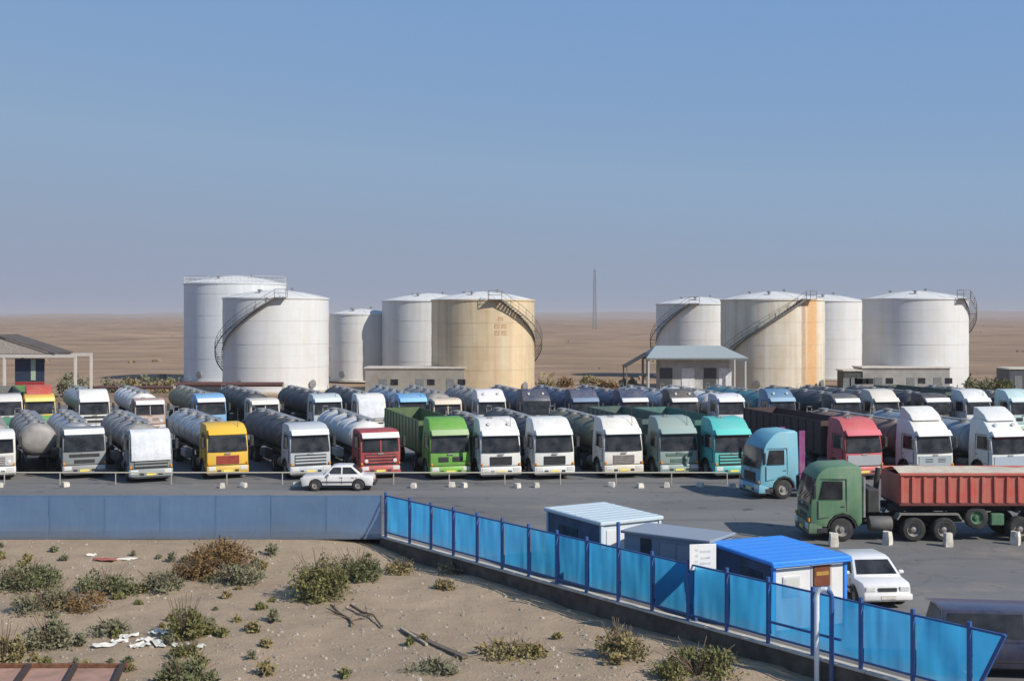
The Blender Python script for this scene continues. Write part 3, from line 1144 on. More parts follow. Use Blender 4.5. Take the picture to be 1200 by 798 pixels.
    part('exhaust', lambda: M().bar((0.9, 2.36, 1.0), (0.9, 2.36, 2.7), 0.07, 0.07, 8), STEEL, root, key='exhaust')
    return root


CURTAIN_R = flat('maroon_fringe', (0.16, 0.03, 0.03), 0.8)
CURTAIN_W = flat('pale_sunstrip', (0.36, 0.40, 0.38), 0.6)
ALU = flat('tank_aluminium', (0.42, 0.42, 0.43), 0.42, 0.55, 0.22, 1.2)
GREYT = flat('tank_dusty_grey', (0.27, 0.255, 0.24), 0.6, 0.15, 0.3, 1.0)
DARKT = flat('tank_dark', (0.06, 0.062, 0.07), 0.6, 0.1, 0.3, 1.0)
WHITET = paint((0.68, 0.68, 0.66), 0.5, 0.4)
OLIVET = flat('tank_olive', (0.15, 0.15, 0.10), 0.6, 0.1, 0.25, 1.0)
BLUET = paint((0.20, 0.27, 0.34), 0.5, 0.4)
NAVYT = paint((0.025, 0.045, 0.11), 0.45, 0.25)
TEALT = paint((0.03, 0.17, 0.22), 0.45, 0.3)
BROWNT = flat('tank_brown', (0.20, 0.13, 0.10), 0.65, 0.1, 0.3, 1.0)


def tank_trailer(root, mat, y0=2.75, y1=13.6, rx=1.17, rz=0.93, cz=2.20, naxles=3):
    L = y1 - y0

    def shell():
        m = M()
        prof = [(0.05, y0), (0.55, y0 + 0.04), (0.85, y0 + 0.14), (0.97, y0 + 0.28), (1.0, y0 + 0.42), (1.0, y1 - 0.42), (0.97, y1 - 0.28), (0.85, y1 - 0.14), (0.55, y1 - 0.04), (0.05, y1)]
        return m.lathe(prof, axis='Y', n=30, c=(0, 0, cz), sx=rx, sz=rz)
    t = part('tank', shell, mat, root, key=('trailer_tank', y0, y1, rx, rz, cz))
    n = 6
    for k in range(n):
        yy = y0 + 0.42 + (L - 0.84) * k / (n - 1)
        part('band', lambda: M().lathe([(1.0, -0.04), (1.018, -0.04), (1.018, 0.04), (1.0, 0.04)], axis='Y', n=30, sx=rx, sz=rz, cap=False), mat, t, key=('band', rx, rz), loc=(0, yy, cz))
    part('catwalk', lambda: M().box((0.32, (y0 + y1) / 2, cz + rz + 0.05), (0.4, L - 1.2, 0.05)), STEEL, root, key=('catwalk', y0, y1, rz, cz), smooth=0)
    for k in range(4):
        yy = y0 + 1.3 + (L - 2.6) * k / 3
        part('hatch', lambda: M().lathe([(0.3, -0.08), (0.3, 0.12), (0.34, 0.12), (0.34, 0.17), (0.04, 0.22)], n=14), STEEL, root, key='hatch', loc=(-0.2, yy, cz + rz))
    def fr():
        m = M()
        for s in (-1, 1):
            m.box((s * 0.5, (y0 + y1) / 2 + 0.6, 1.17), (0.12, L - 1.4, 0.24))
        for yy in (y0 + 0.9, y0 + L * 0.45, y1 - 3.2, y1 - 1.2):
            m.box((0, yy, 1.32), (1.6, 0.16, 0.28))
        for s in (-1, 1):
            m.box((s * 0.8, y0 + 3.3, 0.7), (0.12, 0.12, 1.1))
        return m
    part('trailer_frame', fr, CHASSIS, root, key=('trailer_frame', y0, y1), smooth=0)
    for s in (-1, 1):
        for k in range(naxles):
            wheel(root, s * 0.95, y1 - 1.0 - 1.3 * k, 0.52, 0.5)
        part('trailer_mudguard', lambda: M().box((s * 0.98, y1 - 1.0 - 1.3 * (naxles - 1) / 2, 1.10), (0.56, 1.3 * naxles + 0.1, 0.04)), BLACK, root, key=('tmud', s, y1, naxles), smooth=0)
        part('side_locker', lambda: M().box((s * 0.98, y0 + L * 0.42, 0.88), (0.5, 1.5, 0.5), 0.03), mat, root, key=('locker', s, y0, y1))

    def lad():
        m = M()
        for x in (-0.18, 0.18):
            m.bar((x - 0.5, y1 + 0.06, 1.0), (x - 0.5, y1 + 0.06, cz + rz + 0.1), 0.04)
        for k in range(8):
            m.bar((-0.68, y1 + 0.06, 1.1 + 0.32 * k), (-0.32, y1 + 0.06, 1.1 + 0.32 * k), 0.03)
        return m
    part('ladder', lad, STEEL, root, key=('ladder', y1, cz, rz), smooth=0)


def box_trailer(root, mat, y0=2.75, y1=13.4, h=3.25, hoops=False):
    L = y1 - y0
    part('cargo_bed', lambda: M().box((0, (y0 + y1) / 2, 1.32), (2.46, L, 0.16)), CHASSIS, root, key=('bed', y0, y1), smooth=0)
    for s in (-1, 1):
        def side():
            m = M().box((s * 1.22, (y0 + y1) / 2, (1.4 + h) / 2), (0.04, L, h - 1.4))
            for k in range(int(L / 0.9) + 1):
                m.box((s * 1.26, y0 + 0.05 + k * (L - 0.1) / int(L / 0.9), (1.4 + h) / 2), (0.05, 0.09, h - 1.44))
            return m
        part('side_wall', side, mat, root, key=('side', s, y0, y1, h), smooth=0)
    part('headboard', lambda: M().box((0, y0 + 0.02, (1.4 + h) / 2), (2.40, 0.05, h - 1.38)), mat, root, key=('head', y0, h), smooth=0)
    part('tailboard', lambda: M().box((0, y1 - 0.02, (1.4 + h) / 2), (2.40, 0.05, h - 1.38)), mat, root, key=('tail', y1, h), smooth=0)
    part('tarpaulin', lambda: M().prism([(-1.24, h), (-0.7, h + 0.12), (0, h + 0.17), (0.7, h + 0.12), (1.24, h)], 0, L), mat, root, key=('tarp', L, h), loc=(0, y0, 0), rot=(0, 0, PI / 2)) if hoops else None
    def fr():
        m = M()
        for s in (-1, 1):
            m.box((s * 0.5, (y0 + y1) / 2 + 0.5, 1.13), (0.12, L - 1.2, 0.22))
        return m
    part('trailer_frame', fr, CHASSIS, root, key=('bframe', y0, y1), smooth=0)
    for s in (-1, 1):
        for k in range(3):
            wheel(root, s * 0.95, y1 - 1.0 - 1.3 * k, 0.52, 0.5)


W = (0.70, 0.70, 0.67)
OFFW = (0.62, 0.58, 0.52)
GREY = (0.30, 0.31, 0.32)
ROWROT = rad(22.0)


def row_angle(u):
    """the lorries stand slightly fanned out: more slanted towards the pavilion end"""
    return rad(15.0 + 11.0 * (1 - sm(280, 620, u)))



LR = random.Random(19)


def lorry(name, label, u, y, rot, col, trailer, group, **kw):
    cat = 'truck'
    kw.setdefault('face', LR.choice((0, 1, 2, 3, 1)))
    kw.setdefault('trim', LR.choice((0, 1, 2, 3)))
    kw.setdefault('lamps', LR.random() < 0.4)
    root = thing(name, label, cat, (px(u, y), y, 0.0), rot, group)
    tractor(root, col, **kw)
    if trailer:
        kind, mat = trailer[0], trailer[1]
        if kind == 'tank':
            tank_trailer(root, mat, *trailer[2:])
        elif kind == 'box':
            box_trailer(root, mat, *trailer[2:])
    return root


G1 = 'lorries parked in the front row behind the pipe rail'
G2 = 'lorries parked in the second row'
Y1 = 70.0
front = [
    ('tanker_truck', 'white tanker truck with a grey brown tank, next to the grey cab tanker', -8, 69.6, W, ('tank', GREYT), dict(style='old', visor=W, lower=(0.5, 0.5, 0.5))),
    ('tanker_truck', 'grey cab tanker truck with a bright white sun visor and shiny tank', 99, 70.4, (0.20, 0.225, 0.24), ('tank', ALU, 2.9, 13.2, 1.10, 0.90, 2.16), dict(style='low', visor=(0.8, 0.8, 0.8), bumper=(0.22, 0.24, 0.25))),
    ('tanker_truck', 'grey tanker truck with a big white cover over its screen, beside the yellow truck', 177, 68.8, (0.16, 0.20, 0.21), ('tank', GREYT), dict(style='low', bonnet=(0.80, 0.81, 0.84), bumper=(0.20, 0.26, 0.27))),
    ('tanker_truck', 'bright yellow cab tanker truck with a red grille', 267, 70.6, (0.72, 0.43, 0.02), ('tank', ALU), dict(style='mid', visor=(0.75, 0.42, 0.03), grille=flat('red_grille', (0.30, 0.05, 0.03), 0.5), bumper=(0.62, 0.40, 0.03))),
    ('tanker_truck', 'pale grey cab tanker truck with a white visor, between the yellow and dark red cabs', 364, 70.4, (0.44, 0.48, 0.52), ('tank', DARKT), dict(style='mid', visor=(0.8, 0.8, 0.8))),
    ('tanker_truck', 'dark red cab tanker truck with a white tank behind the white saloon car', 446, 70.6, (0.34, 0.018, 0.03), ('tank', WHITET), dict(style='old', visor=(0.72, 0.70, 0.70), bumper=(0.42, 0.03, 0.04))),
    ('tanker_truck', 'bright green high cab truck in the front row', 528, 70.0, (0.09, 0.33, 0.025), ('box', paint((0.05, 0.13, 0.04))), dict(style='high', visor=(0.36, 0.48, 0.25), bumper=(0.16, 0.42, 0.03))),
    ('tanker_truck', 'white high cab truck right beside the bright green truck', 587, 70.0, (0.72, 0.72, 0.70), ('tank', DARKT, 2.8, 12.2, 1.15, 0.9, 2.16), dict(style='high', visor=(0.78, 0.78, 0.77))),
    ('tanker_truck', 'white high cab truck with a dark tank, second beyond the bright green truck', 650, 70.0, (0.72, 0.73, 0.70), ('tank', DARKT), dict(style='high', visor=(0.75, 0.77, 0.73))),
    ('tanker_truck', 'white high cab truck with a grey grille beside the dull grey green truck', 731, 70.6, (0.74, 0.72, 0.67), ('tank', OLIVET, 2.9, 13.0, 1.15, 0.92, 2.18), dict(style='high', visor=(0.78, 0.77, 0.74), grille=flat('grey_grille', (0.22, 0.20, 0.19), 0.6), bumper=(0.68, 0.62, 0.5))),
    ('tanker_truck', 'dull grey green high cab truck beside the turquoise truck', 796, 70.6, (0.235, 0.33, 0.31), ('box', paint((0.045, 0.11, 0.11))), dict(style='high', visor=(0.26, 0.36, 0.34), grille=flat('green_grille', (0.08, 0.14, 0.12), 0.6))),
    ('tanker_truck', 'turquoise high cab truck half hidden by the blue tractor unit', 860, 70.0, (0.055, 0.46, 0.44), ('box', paint((0.03, 0.16, 0.15))), dict(style='high', visor=(0.10, 0.55, 0.50))),
    ('tanker_truck', 'red cab truck behind the green tipper cab', 1013, 70.0, (0.52, 0.07, 0.09), ('box', flat('dark_maroon_side', (0.07, 0.04, 0.04), 0.7)), dict(style='high', visor=(0.60, 0.13, 0.17), lower=(0.33, 0.37, 0.40))),
    ('tanker_truck', 'white high cab truck with a roof spoiler, next to the red cab truck', 1096, 69.6, (0.74, 0.74, 0.70), ('tank', BROWNT), dict(style='high', visor=(0.78, 0.78, 0.75), deflector=(0.72, 0.72, 0.68), lower=(0.3, 0.37, 0.42))),
    ('tanker_truck', 'white high cab truck behind the far end of the red tipper body', 1184, 69.4, (0.70, 0.73, 0.72), ('tank', BLUET), dict(style='high', visor=(0.76, 0.78, 0.77), deflector=(0.68, 0.70, 0.70), lower=(0.35, 0.42, 0.50))),
]
for nm, lb, u, y, col, tr, kw in front:
    if tr[0] == 'box':
        nm = 'cargo_truck'
    lorry(nm, lb, u, y + random.uniform(-0.3, 0.3), row_angle(u) + rad(random.uniform(-0.4, 0.4)), col, tr, G1, **kw)

Y2 = 96.5
second = [
    ('cargo_truck', 'white truck with a green lower cab at the end of the second row', 8, 96.0, (0.62, 0.60, 0.58), ('box', paint((0.10, 0.12, 0.12))), dict(style='mid', lower=(0.02, 0.22, 0.15), bumper=(0.02, 0.25, 0.2))),
    ('cargo_truck', 'yellow and red cab truck with a green side, in front of the pavilion', 47, 97.5, (0.66, 0.42, 0.06), ('box', paint((0.06, 0.20, 0.06))), dict(style='mid', visor=(0.70, 0.62, 0.20), deflector=(0.45, 0.05, 0.03), lower=(0.10, 0.38, 0.08))),
    ('tanker_truck', 'white high cab tanker with a black windscreen, beside the pavilion truck', 111, 97.0, W, ('tank', ALU), dict(style='high', visor=(0.75, 0.75, 0.74))),
    ('tanker_truck', 'dusty pink cab tanker truck with a broad white visor', 176, 96.8, (0.40, 0.29, 0.25), ('tank', WHITET), dict(style='old', visor=(0.78, 0.75, 0.73), lower=(0.5, 0.4, 0.36))),
    ('tanker_truck', 'sky blue cab tanker truck with a whitish visor and an olive tank', 248, 96.8, (0.14, 0.36, 0.62), ('tank', OLIVET), dict(style='mid', visor=(0.66, 0.70, 0.78))),
    ('tanker_truck', 'off white split screen cab tanker with a dark tank beside the sky blue cab', 311, 96.8, OFFW, ('tank', DARKT), dict(style='old', visor=(0.70, 0.66, 0.60))),
    ('tanker_truck', 'silver cab tanker truck with a pale blue grey face', 385, 96.8, (0.45, 0.52, 0.55), ('tank', DARKT), dict(style='mid', visor=(0.60, 0.68, 0.72))),
    ('tanker_truck', 'white cab tanker truck with a plain white face cover', 436, 97.0, (0.72, 0.70, 0.68), ('tank', DARKT), dict(style='mid', bonnet=(0.74, 0.73, 0.71))),
    ('tanker_truck', 'light blue cab tanker truck behind the green truck', 485, 97.0, (0.12, 0.34, 0.60), ('tank', BLUET), dict(style='mid', visor=(0.25, 0.50, 0.70))),
    ('tanker_truck', 'beige cab tanker truck behind the bright green truck', 525, 97.0, (0.60, 0.50, 0.38), ('tank', GREYT), dict(style='old', visor=(0.70, 0.60, 0.48))),
    ('tanker_truck', 'white high cab tanker with a wide black windscreen in the second row', 577, 97.0, (0.72, 0.70, 0.70), ('tank', GREYT), dict(style='high', visor=(0.74, 0.73, 0.72))),
    ('tanker_truck', 'navy blue high cab truck without a visor, beside the white cab in the second row', 630, 97.0, (0.012, 0.028, 0.075), ('tank', NAVYT), dict(style='high')),
    ('tanker_truck', 'navy blue high cab truck with a pale blue visor in the second row', 687, 97.0, (0.018, 0.045, 0.12), ('tank', NAVYT), dict(style='high', visor=(0.18, 0.25, 0.36))),
    ('tanker_truck', 'navy blue high cab truck with a white visor in the second row', 745, 97.0, (0.015, 0.038, 0.10), ('tank', NAVYT), dict(style='high', visor=(0.66, 0.66, 0.66))),
    ('tanker_truck', 'black cab truck with a white lower face, in the second row', 803, 97.0, (0.04, 0.045, 0.05), ('tank', ALU), dict(style='high', visor=(0.70, 0.68, 0.66), lower=(0.70, 0.70, 0.68))),
    ('tanker_truck', 'white cab tanker truck behind the turquoise truck', 858, 97.0, (0.66, 0.66, 0.72), ('tank', WHITET), dict(style='mid', visor=(0.74, 0.74, 0.78))),
    ('tanker_truck', 'teal blue tanker truck with a long teal tank', 918, 97.5, (0.06, 0.18, 0.32), ('tank', TEALT), dict(style='high', visor=(0.26, 0.40, 0.52))),
    ('tanker_truck', 'dark cab tanker truck with a white visor beside the cream cab', 994, 96.5, (0.06, 0.07, 0.08), ('tank', DARKT), dict(style='mid', visor=(0.72, 0.70, 0.70))),
    ('tanker_truck', 'cream cab tanker truck in the second row behind the red cab', 1040, 97.0, (0.62, 0.58, 0.52), ('tank', DARKT), dict(style='high', visor=(0.66, 0.62, 0.56))),
    ('tanker_truck', 'black cab tanker truck with a long white visor by the low grey building', 1100, 97.0, (0.035, 0.035, 0.045), ('tank', DARKT), dict(style='mid', visor=(0.76, 0.76, 0.77))),
    ('tanker_truck', 'white high cab truck with a dark green trailer beside the pale turquoise cab', 1148, 97.0, (0.66, 0.68, 0.69), ('box', paint((0.03, 0.07, 0.07))), dict(style='high', visor=(0.72, 0.72, 0.74))),
    ('tanker_truck', 'pale turquoise high cab truck at the very end of the second row', 1200, 97.0, (0.45, 0.62, 0.64), ('tank', DARKT), dict(style='high', visor=(0.60, 0.72, 0.74))),
]
for nm, lb, u, y, col, tr, kw in second:
    if tr[0] == 'box':
        nm = 'cargo_truck'
    lorry(nm, lb, u, y, row_angle(u) + rad(random.uniform(-0.5, 0.5)), col, tr, G2, **kw)

# one tank trailer left without its tractor, between the first two tankers
lt = thing('tank_trailer', 'dusty brown grey tank trailer without a tractor, between the white and the grey tankers', 'trailer', (px(45, 71.6), 71.6, 0.0), row_angle(45))
tank_trailer(lt, GREYT, 0.0, 10.4, 1.05, 0.94, 2.20)
for s in (-1, 1):
    part('landing_leg', lambda: M().bar((s * 0.7, 2.2, 0.0), (s * 0.7, 2.2, 1.2), 0.12), CHASSIS, lt, smooth=0)
part('coupling', lambda: M().box((0, 1.2, 1.16), (1.2, 1.6, 0.16)), CHASSIS, lt, smooth=0)

# a tractor unit turned broadside, and the tipper
p = at(879, 582)
bt = lorry('tractor_unit', 'light blue tractor unit without trailer, turned broadside with a purple fairing', 879, p.y, rad(-76), (0.13, 0.42, 0.55), None, None,
           style='high', lamps=False, fairing=(0.20, 0.02, 0.16), axles=(4.2, 5.5))


def tipper():
    y = 50.7 + 1.25
    root = thing('tipper_truck', 'green tipper lorry with a red ribbed body full of pale sand', 'truck', (px(950, 50.7), y, 0.0), rad(-90))
    tractor(root, (0.075, 0.20, 0.105), style='mid', axles=(4.4, 5.7), bumper=(0.055, 0.15, 0.085), face=3)
    red = paint((0.50, 0.085, 0.06), 0.6, 0.5)
    y0, y1, z0, z1 = 3.75, 12.9, 1.62, 2.84
    for s in (-1, 1):
        part('side_wall', lambda: M().box((s * 1.20, (y0 + y1) / 2, (z0 + z1) / 2), (0.05, y1 - y0, z1 - z0)), red, root, smooth=0)
        n = 19
        for k in range(n):
            part('rib', lambda: M().box((0, 0, 0), (0.09, 0.13, z1 - z0 - 0.12), 0.015), red, root, key='tipper_rib', loc=(s * 1.262, y0 + 0.12 + k * (y1 - y0 - 0.24) / (n - 1) + 0.03 * math.sin(k * 5.1), (z0 + z1) / 2 - 0.02), rot=(0.02 * math.sin(k * 3.3), 0, 0))
        part('top_rail', lambda: M().box((s * 1.24, (y0 + y1) / 2, z1 + 0.03), (0.16, y1 - y0, 0.12), 0.02), red, root, smooth=0)
        part('bottom_rail', lambda: M().box((s * 1.2, (y0 + y1) / 2, z0 - 0.02), (0.16, y1 - y0, 0.14), 0.02), flat('dark_red_sill', (0.13, 0.03, 0.028), 0.7), root, smooth=0)
    part('front_wall', lambda: M().box((0, y0 + 0.03, (z0 + z1) / 2), (2.36, 0.06, z1 - z0)), red, root, smooth=0)
    part('tail_gate', lambda: M().box((0, y1 - 0.03, (z0 + z1) / 2), (2.36, 0.06, z1 - z0)), red, root, smooth=0)
    part('body_floor', lambda: M().box((0, (y0 + y1) / 2, z0 - 0.06), (2.2, y1 - y0 - 0.1, 0.14)), CHASSIS, root, smooth=0)

    def load():
        m = M()
        nx, ny = 9, 44
        for j in range(ny + 1):
            for i in range(nx + 1):
                fx, fy = i / nx, j / ny
                yy = y0 + 0.08 + (y1 - y0 - 0.16) * fy
                e = min(fx, 1 - fx) * 2
                m.v.append((-1.16 + 2.32 * fx, yy, z1 - 0.03 + 0.30 * math.sqrt(max(e, 0)) * (0.7 + 0.5 * mnoise.noise((fx * 3, yy * 0.9, 1.0)))))
        for j in range(ny):
            for i in range(nx):
                a = j * (nx + 1) + i
                m.f.append((a, a + 1, a + nx + 2, a + nx + 1))
        return m
    part('sand_load', load, flat('pale_sand_load', (0.50, 0.44, 0.35), 0.95, 0, 0.15, 3.0, 0.5), root, smooth=60)

    def ram():
        m = M()
        m.bar((0, 3.0, 1.0), (0, 3.25, 3.0), 0.12, 0.12, 12)
        m.box((0, 2.75, 1.7), (1.9, 0.5, 1.0), 0.04)
        return m
    part('hydraulic_ram', ram, CHASSIS, root)
    def fr():
        m = M()
        for s in (-1, 1):
            m.box((s * 0.48, 8.0, 1.36), (0.14, 9.0, 0.3))
        for yy in (7.3, 8.9, 10.4, 11.9):
            m.box((0, yy, 1.3), (1.9, 0.14, 0.2))
        return m
    part('trailer_frame', fr, CHASSIS, root, smooth=0)
    for s in (-1, 1):
        for yy in (8.95, 10.25, 11.55):
            wheel(root, s * 0.95, yy, 0.53, 0.5)
        part('mudguard', lambda: M().prism([(3.72, 0.95), (3.85, 1.14), (6.25, 1.14), (6.4, 0.95), (6.45, 0.95), (6.3, 1.2), (3.8, 1.2), (3.67, 0.95)], min(s * 0.66, s * 1.24), max(s * 0.66, s * 1.24)), flat('grey_mudguard', (0.20, 0.19, 0.17), 0.8), root, smooth=0)
    wheel(root, -1.02, 7.1, 0.5, 0.28, z=1.02, name='spare_wheel', rimmat=flat('green_rim', (0.07, 0.16, 0.09), 0.7))
    wheel(root, 1.02, 7.1, 0.5, 0.28, z=1.02, name='spare_wheel', rimmat=flat('green_rim', (0.07, 0.16, 0.09), 0.7))
    part('spare_carrier', lambda: M().box((0, 7.1, 1.1), (1.8, 0.14, 0.2)), CHASSIS, root, smooth=0)
    for s in (-1, 1):
        part('side_locker', lambda: M().box((s * 1.0, 7.95, 0.95), (0.45, 0.55, 0.5), 0.03), flat('green_rim', (0.07, 0.16, 0.09), 0.7), root)


tipper()


# ------------------------------------------------------------------ cars
def car(name, label, loc, rot, col, L, Wd, H, belt, hood, prof_roof, kind='saloon'):
    """local: heading -y, origin under the middle of the car"""
    root = thing(name, label, 'car', loc, rot)
    body = paint(col, 0.3, 0.18, 0.0, 0.5)
    h = L / 2
    fa, ra, wr = -h + 0.80, h - 0.85, 0.31

    def archpts(c):
        return [(c + (wr + 0.06) * math.cos(a), max(0.24, 0.30 + (wr + 0.06) * math.sin(a))) for a in [PI * k / 8 for k in range(9)]]
    low = [(-h + 0.10, 0.24), (-h, 0.36), (-h + 0.0, 0.56), (-h + 0.05, hood - 0.10), (-h + 0.16, hood - 0.02)]
    top = [(prof_roof[0][0] + 0.02, belt - 0.02)] + [(prof_roof[-1][0] - 0.02, belt - 0.01)]
    rear = [(h - 0.12, belt - 0.06), (h - 0.02, belt - 0.20), (h, 0.5), (h - 0.06, 0.26)]
    bottom = archpts(ra) + archpts(fa)

    def wf(y, z):
        k = 1.0 - 0.10 * max(0, (abs(y) - (h - 0.7)) / 0.7) ** 2
        k -= 0.05 * max(0.0, (z - 0.6) / 0.4) ** 2 if z > 0.6 else 0.04 * max(0.0, (0.5 - z) / 0.3)
        return k
    part('body', lambda: M().prism(low + top + rear + bottom, -Wd / 2, Wd / 2, 0.06, 2, wf), body, root)
    cw0, cw1 = Wd / 2 * 0.93, Wd / 2 * 0.74

    def cwf(y, z):
        return 1.0 - (1 - cw1 / cw0) * (z - belt) / (H - belt)
    part('cabin', lambda: M().prism([(prof_roof[0][0], belt - 0.06)] + prof_roof + [(prof_roof[-1][0], belt - 0.06)], -cw0, cw0, 0.05, 2, cwf), body, root)
    # windscreen and rear window
    def pane(a, b, out, inset=0.12):
        a, b = Vector((0, *a)), Vector((0, *b))
        d = (b - a)
        n = Vector((0, -d.z, d.y)).normalized() * out
        p0, p1 = a + d * 0.10 + n, a + d * 0.90 + n
        w0 = cw0 * cwf(0, p0.z) - inset
        w1 = cw0 * cwf(0, p1.z) - inset
        return M().quad((-w0, p0.y, p0.z), (w0, p0.y, p0.z), (w1, p1.y, p1.z), (-w1, p1.y, p1.z))
    part('windscreen', lambda: pane(prof_roof[0], prof_roof[1], 0.012, 0.10), GLASS, root)
    part('rear_window', lambda: pane(prof_roof[-1], prof_roof[-2], -0.012), GLASS, root)
    f0, f1 = prof_roof[0], prof_roof[1]
    r0, r1 = prof_roof[-2], prof_roof[-1]
    zb, zt = belt + 0.05, H - 0.09

    def yat(a, b, z):
        return a[0] + (b[0] - a[0]) * (z - a[1]) / (b[1] - a[1])
    for s in (-1, 1):
        k = lambda z: s * (cw0 * cwf(0, z) + 0.006)
        ya, yb = yat(f0, f1, zb) + 0.16, yat(f0, f1, zt) + 0.12
        yc, yd = yat(r1, r0, zb) - 0.18, yat(r1, r0, zt) - 0.12
        ym = (ya + yc) / 2 - 0.05
        part('side_window', lambda: M().quad((k(zb), ya, zb), (k(zb), ym - 0.04, zb), (k(zt), ym - 0.04, zt), (k(zt), yb, zt)), GLASS, root)
        part('side_window', lambda: M().quad((k(zb), ym + 0.04, zb), (k(zb), yc, zb), (k(zt), yd, zt), (k(zt), ym + 0.04, zt)), GLASS, root)
        for yy in (ym + 0.25, yc):
            part('door_handle', lambda: M().box((s * Wd / 2 * 0.985, yy - 0.3, belt - 0.14), (0.04, 0.16, 0.035)), BLACK, root)
        part('headlight', lambda: M().box((s * Wd * 0.33, -h + 0.015, hood - 0.20), (0.34, 0.07, 0.15), 0.02), LAMP, root)
        part('tail_light', lambda: M().box((s * Wd * 0.36, h - 0.02, belt - 0.28), (0.28, 0.06, 0.16), 0.02), flat('red_lens', (0.35, 0.02, 0.015), 0.3), root)
        part('mirror', lambda: M().box((s * (Wd / 2 + 0.07), ya + 0.10, belt + 0.06), (0.18, 0.12, 0.12), 0.03), body, root)
        for yy in (ya - 0.02, ym, yc - 0.10):
            part('door_seam', lambda: M().box((s * (Wd / 2 - 0.002), yy, (0.34 + belt) / 2 - 0.02), (0.02, 0.018, belt - 0.50)), BLACK, root, smooth=0)
        wheel(root, s * (Wd / 2 - 0.12), fa, wr, 0.2)
        wheel(root, s * (Wd / 2 - 0.12), ra, wr, 0.2)
        part('sill_trim', lambda: M().box((s * (Wd / 2 - 0.005), 0, 0.50), (0.03, L * 0.42, 0.06)), BLACK, root)
    part('front_bumper', lambda: M().box((0, -h - 0.02, 0.42), (Wd * 0.94, 0.16, 0.20), 0.04, 2), BLACK if kind == 'saloon' else body, root)
    part('rear_bumper', lambda: M().box((0, h + 0.02, 0.42), (Wd * 0.94, 0.16, 0.20), 0.04, 2), BLACK, root)
    part('grille', lambda: M().box((0, -h + 0.0, hood - 0.22), (Wd * 0.36, 0.05, 0.12), 0.01), BLACK, root)
    part('number_plate', lambda: M().box((0, -h - 0.105, 0.42), (0.5, 0.02, 0.11)), WHITEPAINT, root, smooth=0)
    part('underbody', lambda: M().box((0, 0, 0.30), (Wd * 0.8, L * 0.92, 0.14)), CHASSIS, root, smooth=0)
    return root


c1 = at(397, 573)
car('saloon_car', 'white saloon car parked broadside in front of the dark red truck', (c1.x, c1.y, 0), rad(-88), (0.74, 0.73, 0.72), 4.0, 1.62, 1.38, 0.88, 0.84,
    [(-0.75, 0.88), (-0.30, 1.34), (0.0, 1.38), (0.75, 1.37), (1.35, 0.90)])
c2 = at(1033, 706)
car('hatchback_car', 'white hatchback car facing out beside the kiosk with the blue roof', (c2.x - 0.25, c2.y + 0.9, 0), rad(5), (0.78, 0.77, 0.76), 3.7, 1.74, 1.46, 0.92, 0.87,
    [(-1.0, 0.92), (-0.38, 1.40), (-0.1, 1.46), (0.95, 1.44), (1.6, 0.94)], kind='hatch')

car('van', 'dark navy van parked behind the end of the blue fence', (13.75, 32.3, 0), rad(84), (0.022, 0.026, 0.065), 4.9, 1.80, 1.78, 1.02, 0.95,
    [(-2.05, 1.02), (-1.45, 1.66), (-1.1, 1.76), (2.2, 1.78), (2.36, 1.04)], kind='van')

# ------------------------------------------------------------------ rail barrier and white blocks
yb = 68.0
bx0, bx1 = px(-60, yb), px(852, yb)
rb = thing('rail_barrier', 'low pale pipe rail running in front of the front row of lorries', 'barrier', (bx0, yb, 0))
part('rail', lambda: M().bar((0, 0, 0.68), (bx1 - bx0, 0, 0.68), 0.036, 0.036, 8), paint((0.50, 0.47, 0.38), 0.6, 0.4), rb)
npost = 15
for k in range(npost):
    part('post', lambda: M().bar((0, 0, 0), (0, 0, 0.66), 0.032, 0.032, 8), paint((0.40, 0.38, 0.33), 0.6, 0.4), rb, key='rail_post', loc=((bx1 - bx0) * k / (npost - 1), 0, 0))


def block_mesh(seed, sx, sy, sz):
    bm = bmesh.new()
    bmesh.ops.create_cube(bm, size=1.0)
    bmesh.ops.subdivide_edges(bm, edges=bm.edges[:], cuts=2, use_grid_fill=True)
    for v in bm.verts:
        q = v.co.copy()
        k = 1.0 - 0.16 * max(0.0, q.length - 0.62) / 0.25
        if q.z > 0:
            k *= 0.90
        v.co = Vector((q.x * k, q.y * k, q.z)) + Vector([0.07 * mnoise.noise(q * 2.3 + Vector((seed * 3.1, t * 5.0, 0.5))) for t in range(3)])
    bmesh.ops.scale(bm, vec=(sx, sy, sz), verts=bm.verts)
    bmesh.ops.translate(bm, vec=(0, 0, sz * 0.46), verts=bm.verts)
    return M().add_bm(bm)


GB = 'white painted boundary stones along the pipe rail'
for i, u in enumerate((14, 88, 270, 293, 352, 488, 545, 531, 606, 628, 714, 746, 777, 816, 851)):
    pb = at(u, 566)
    tag(part('boundary_stone', lambda: block_mesh(i % 4, 0.40, 0.30, 0.27), WHITEPAINT, None, key=('stone', i % 4), loc=(pb.x, 66.9 + 0.25 * math.sin(i * 2.1), 0), rotz=i * 0.9),
        'white painted stone on the asphalt along the pipe rail', 'stone', GB)
GC = 'white painted blocks beside the green tipper lorry'
for i, (u, v) in enumerate(((977, 640), (1040, 638), (1111, 640), (1190, 638))):
    pb = at(u, v)
    tag(part('boundary_stone', lambda: block_mesh(i % 4, 0.38, 0.34, 0.58), WHITEPAINT, None, key=('tall_stone', i % 4), loc=(pb.x, pb.y, 0), rotz=i * 0.8),
        'white upright painted block on the asphalt beside the green tipper lorry', 'stone', GC)
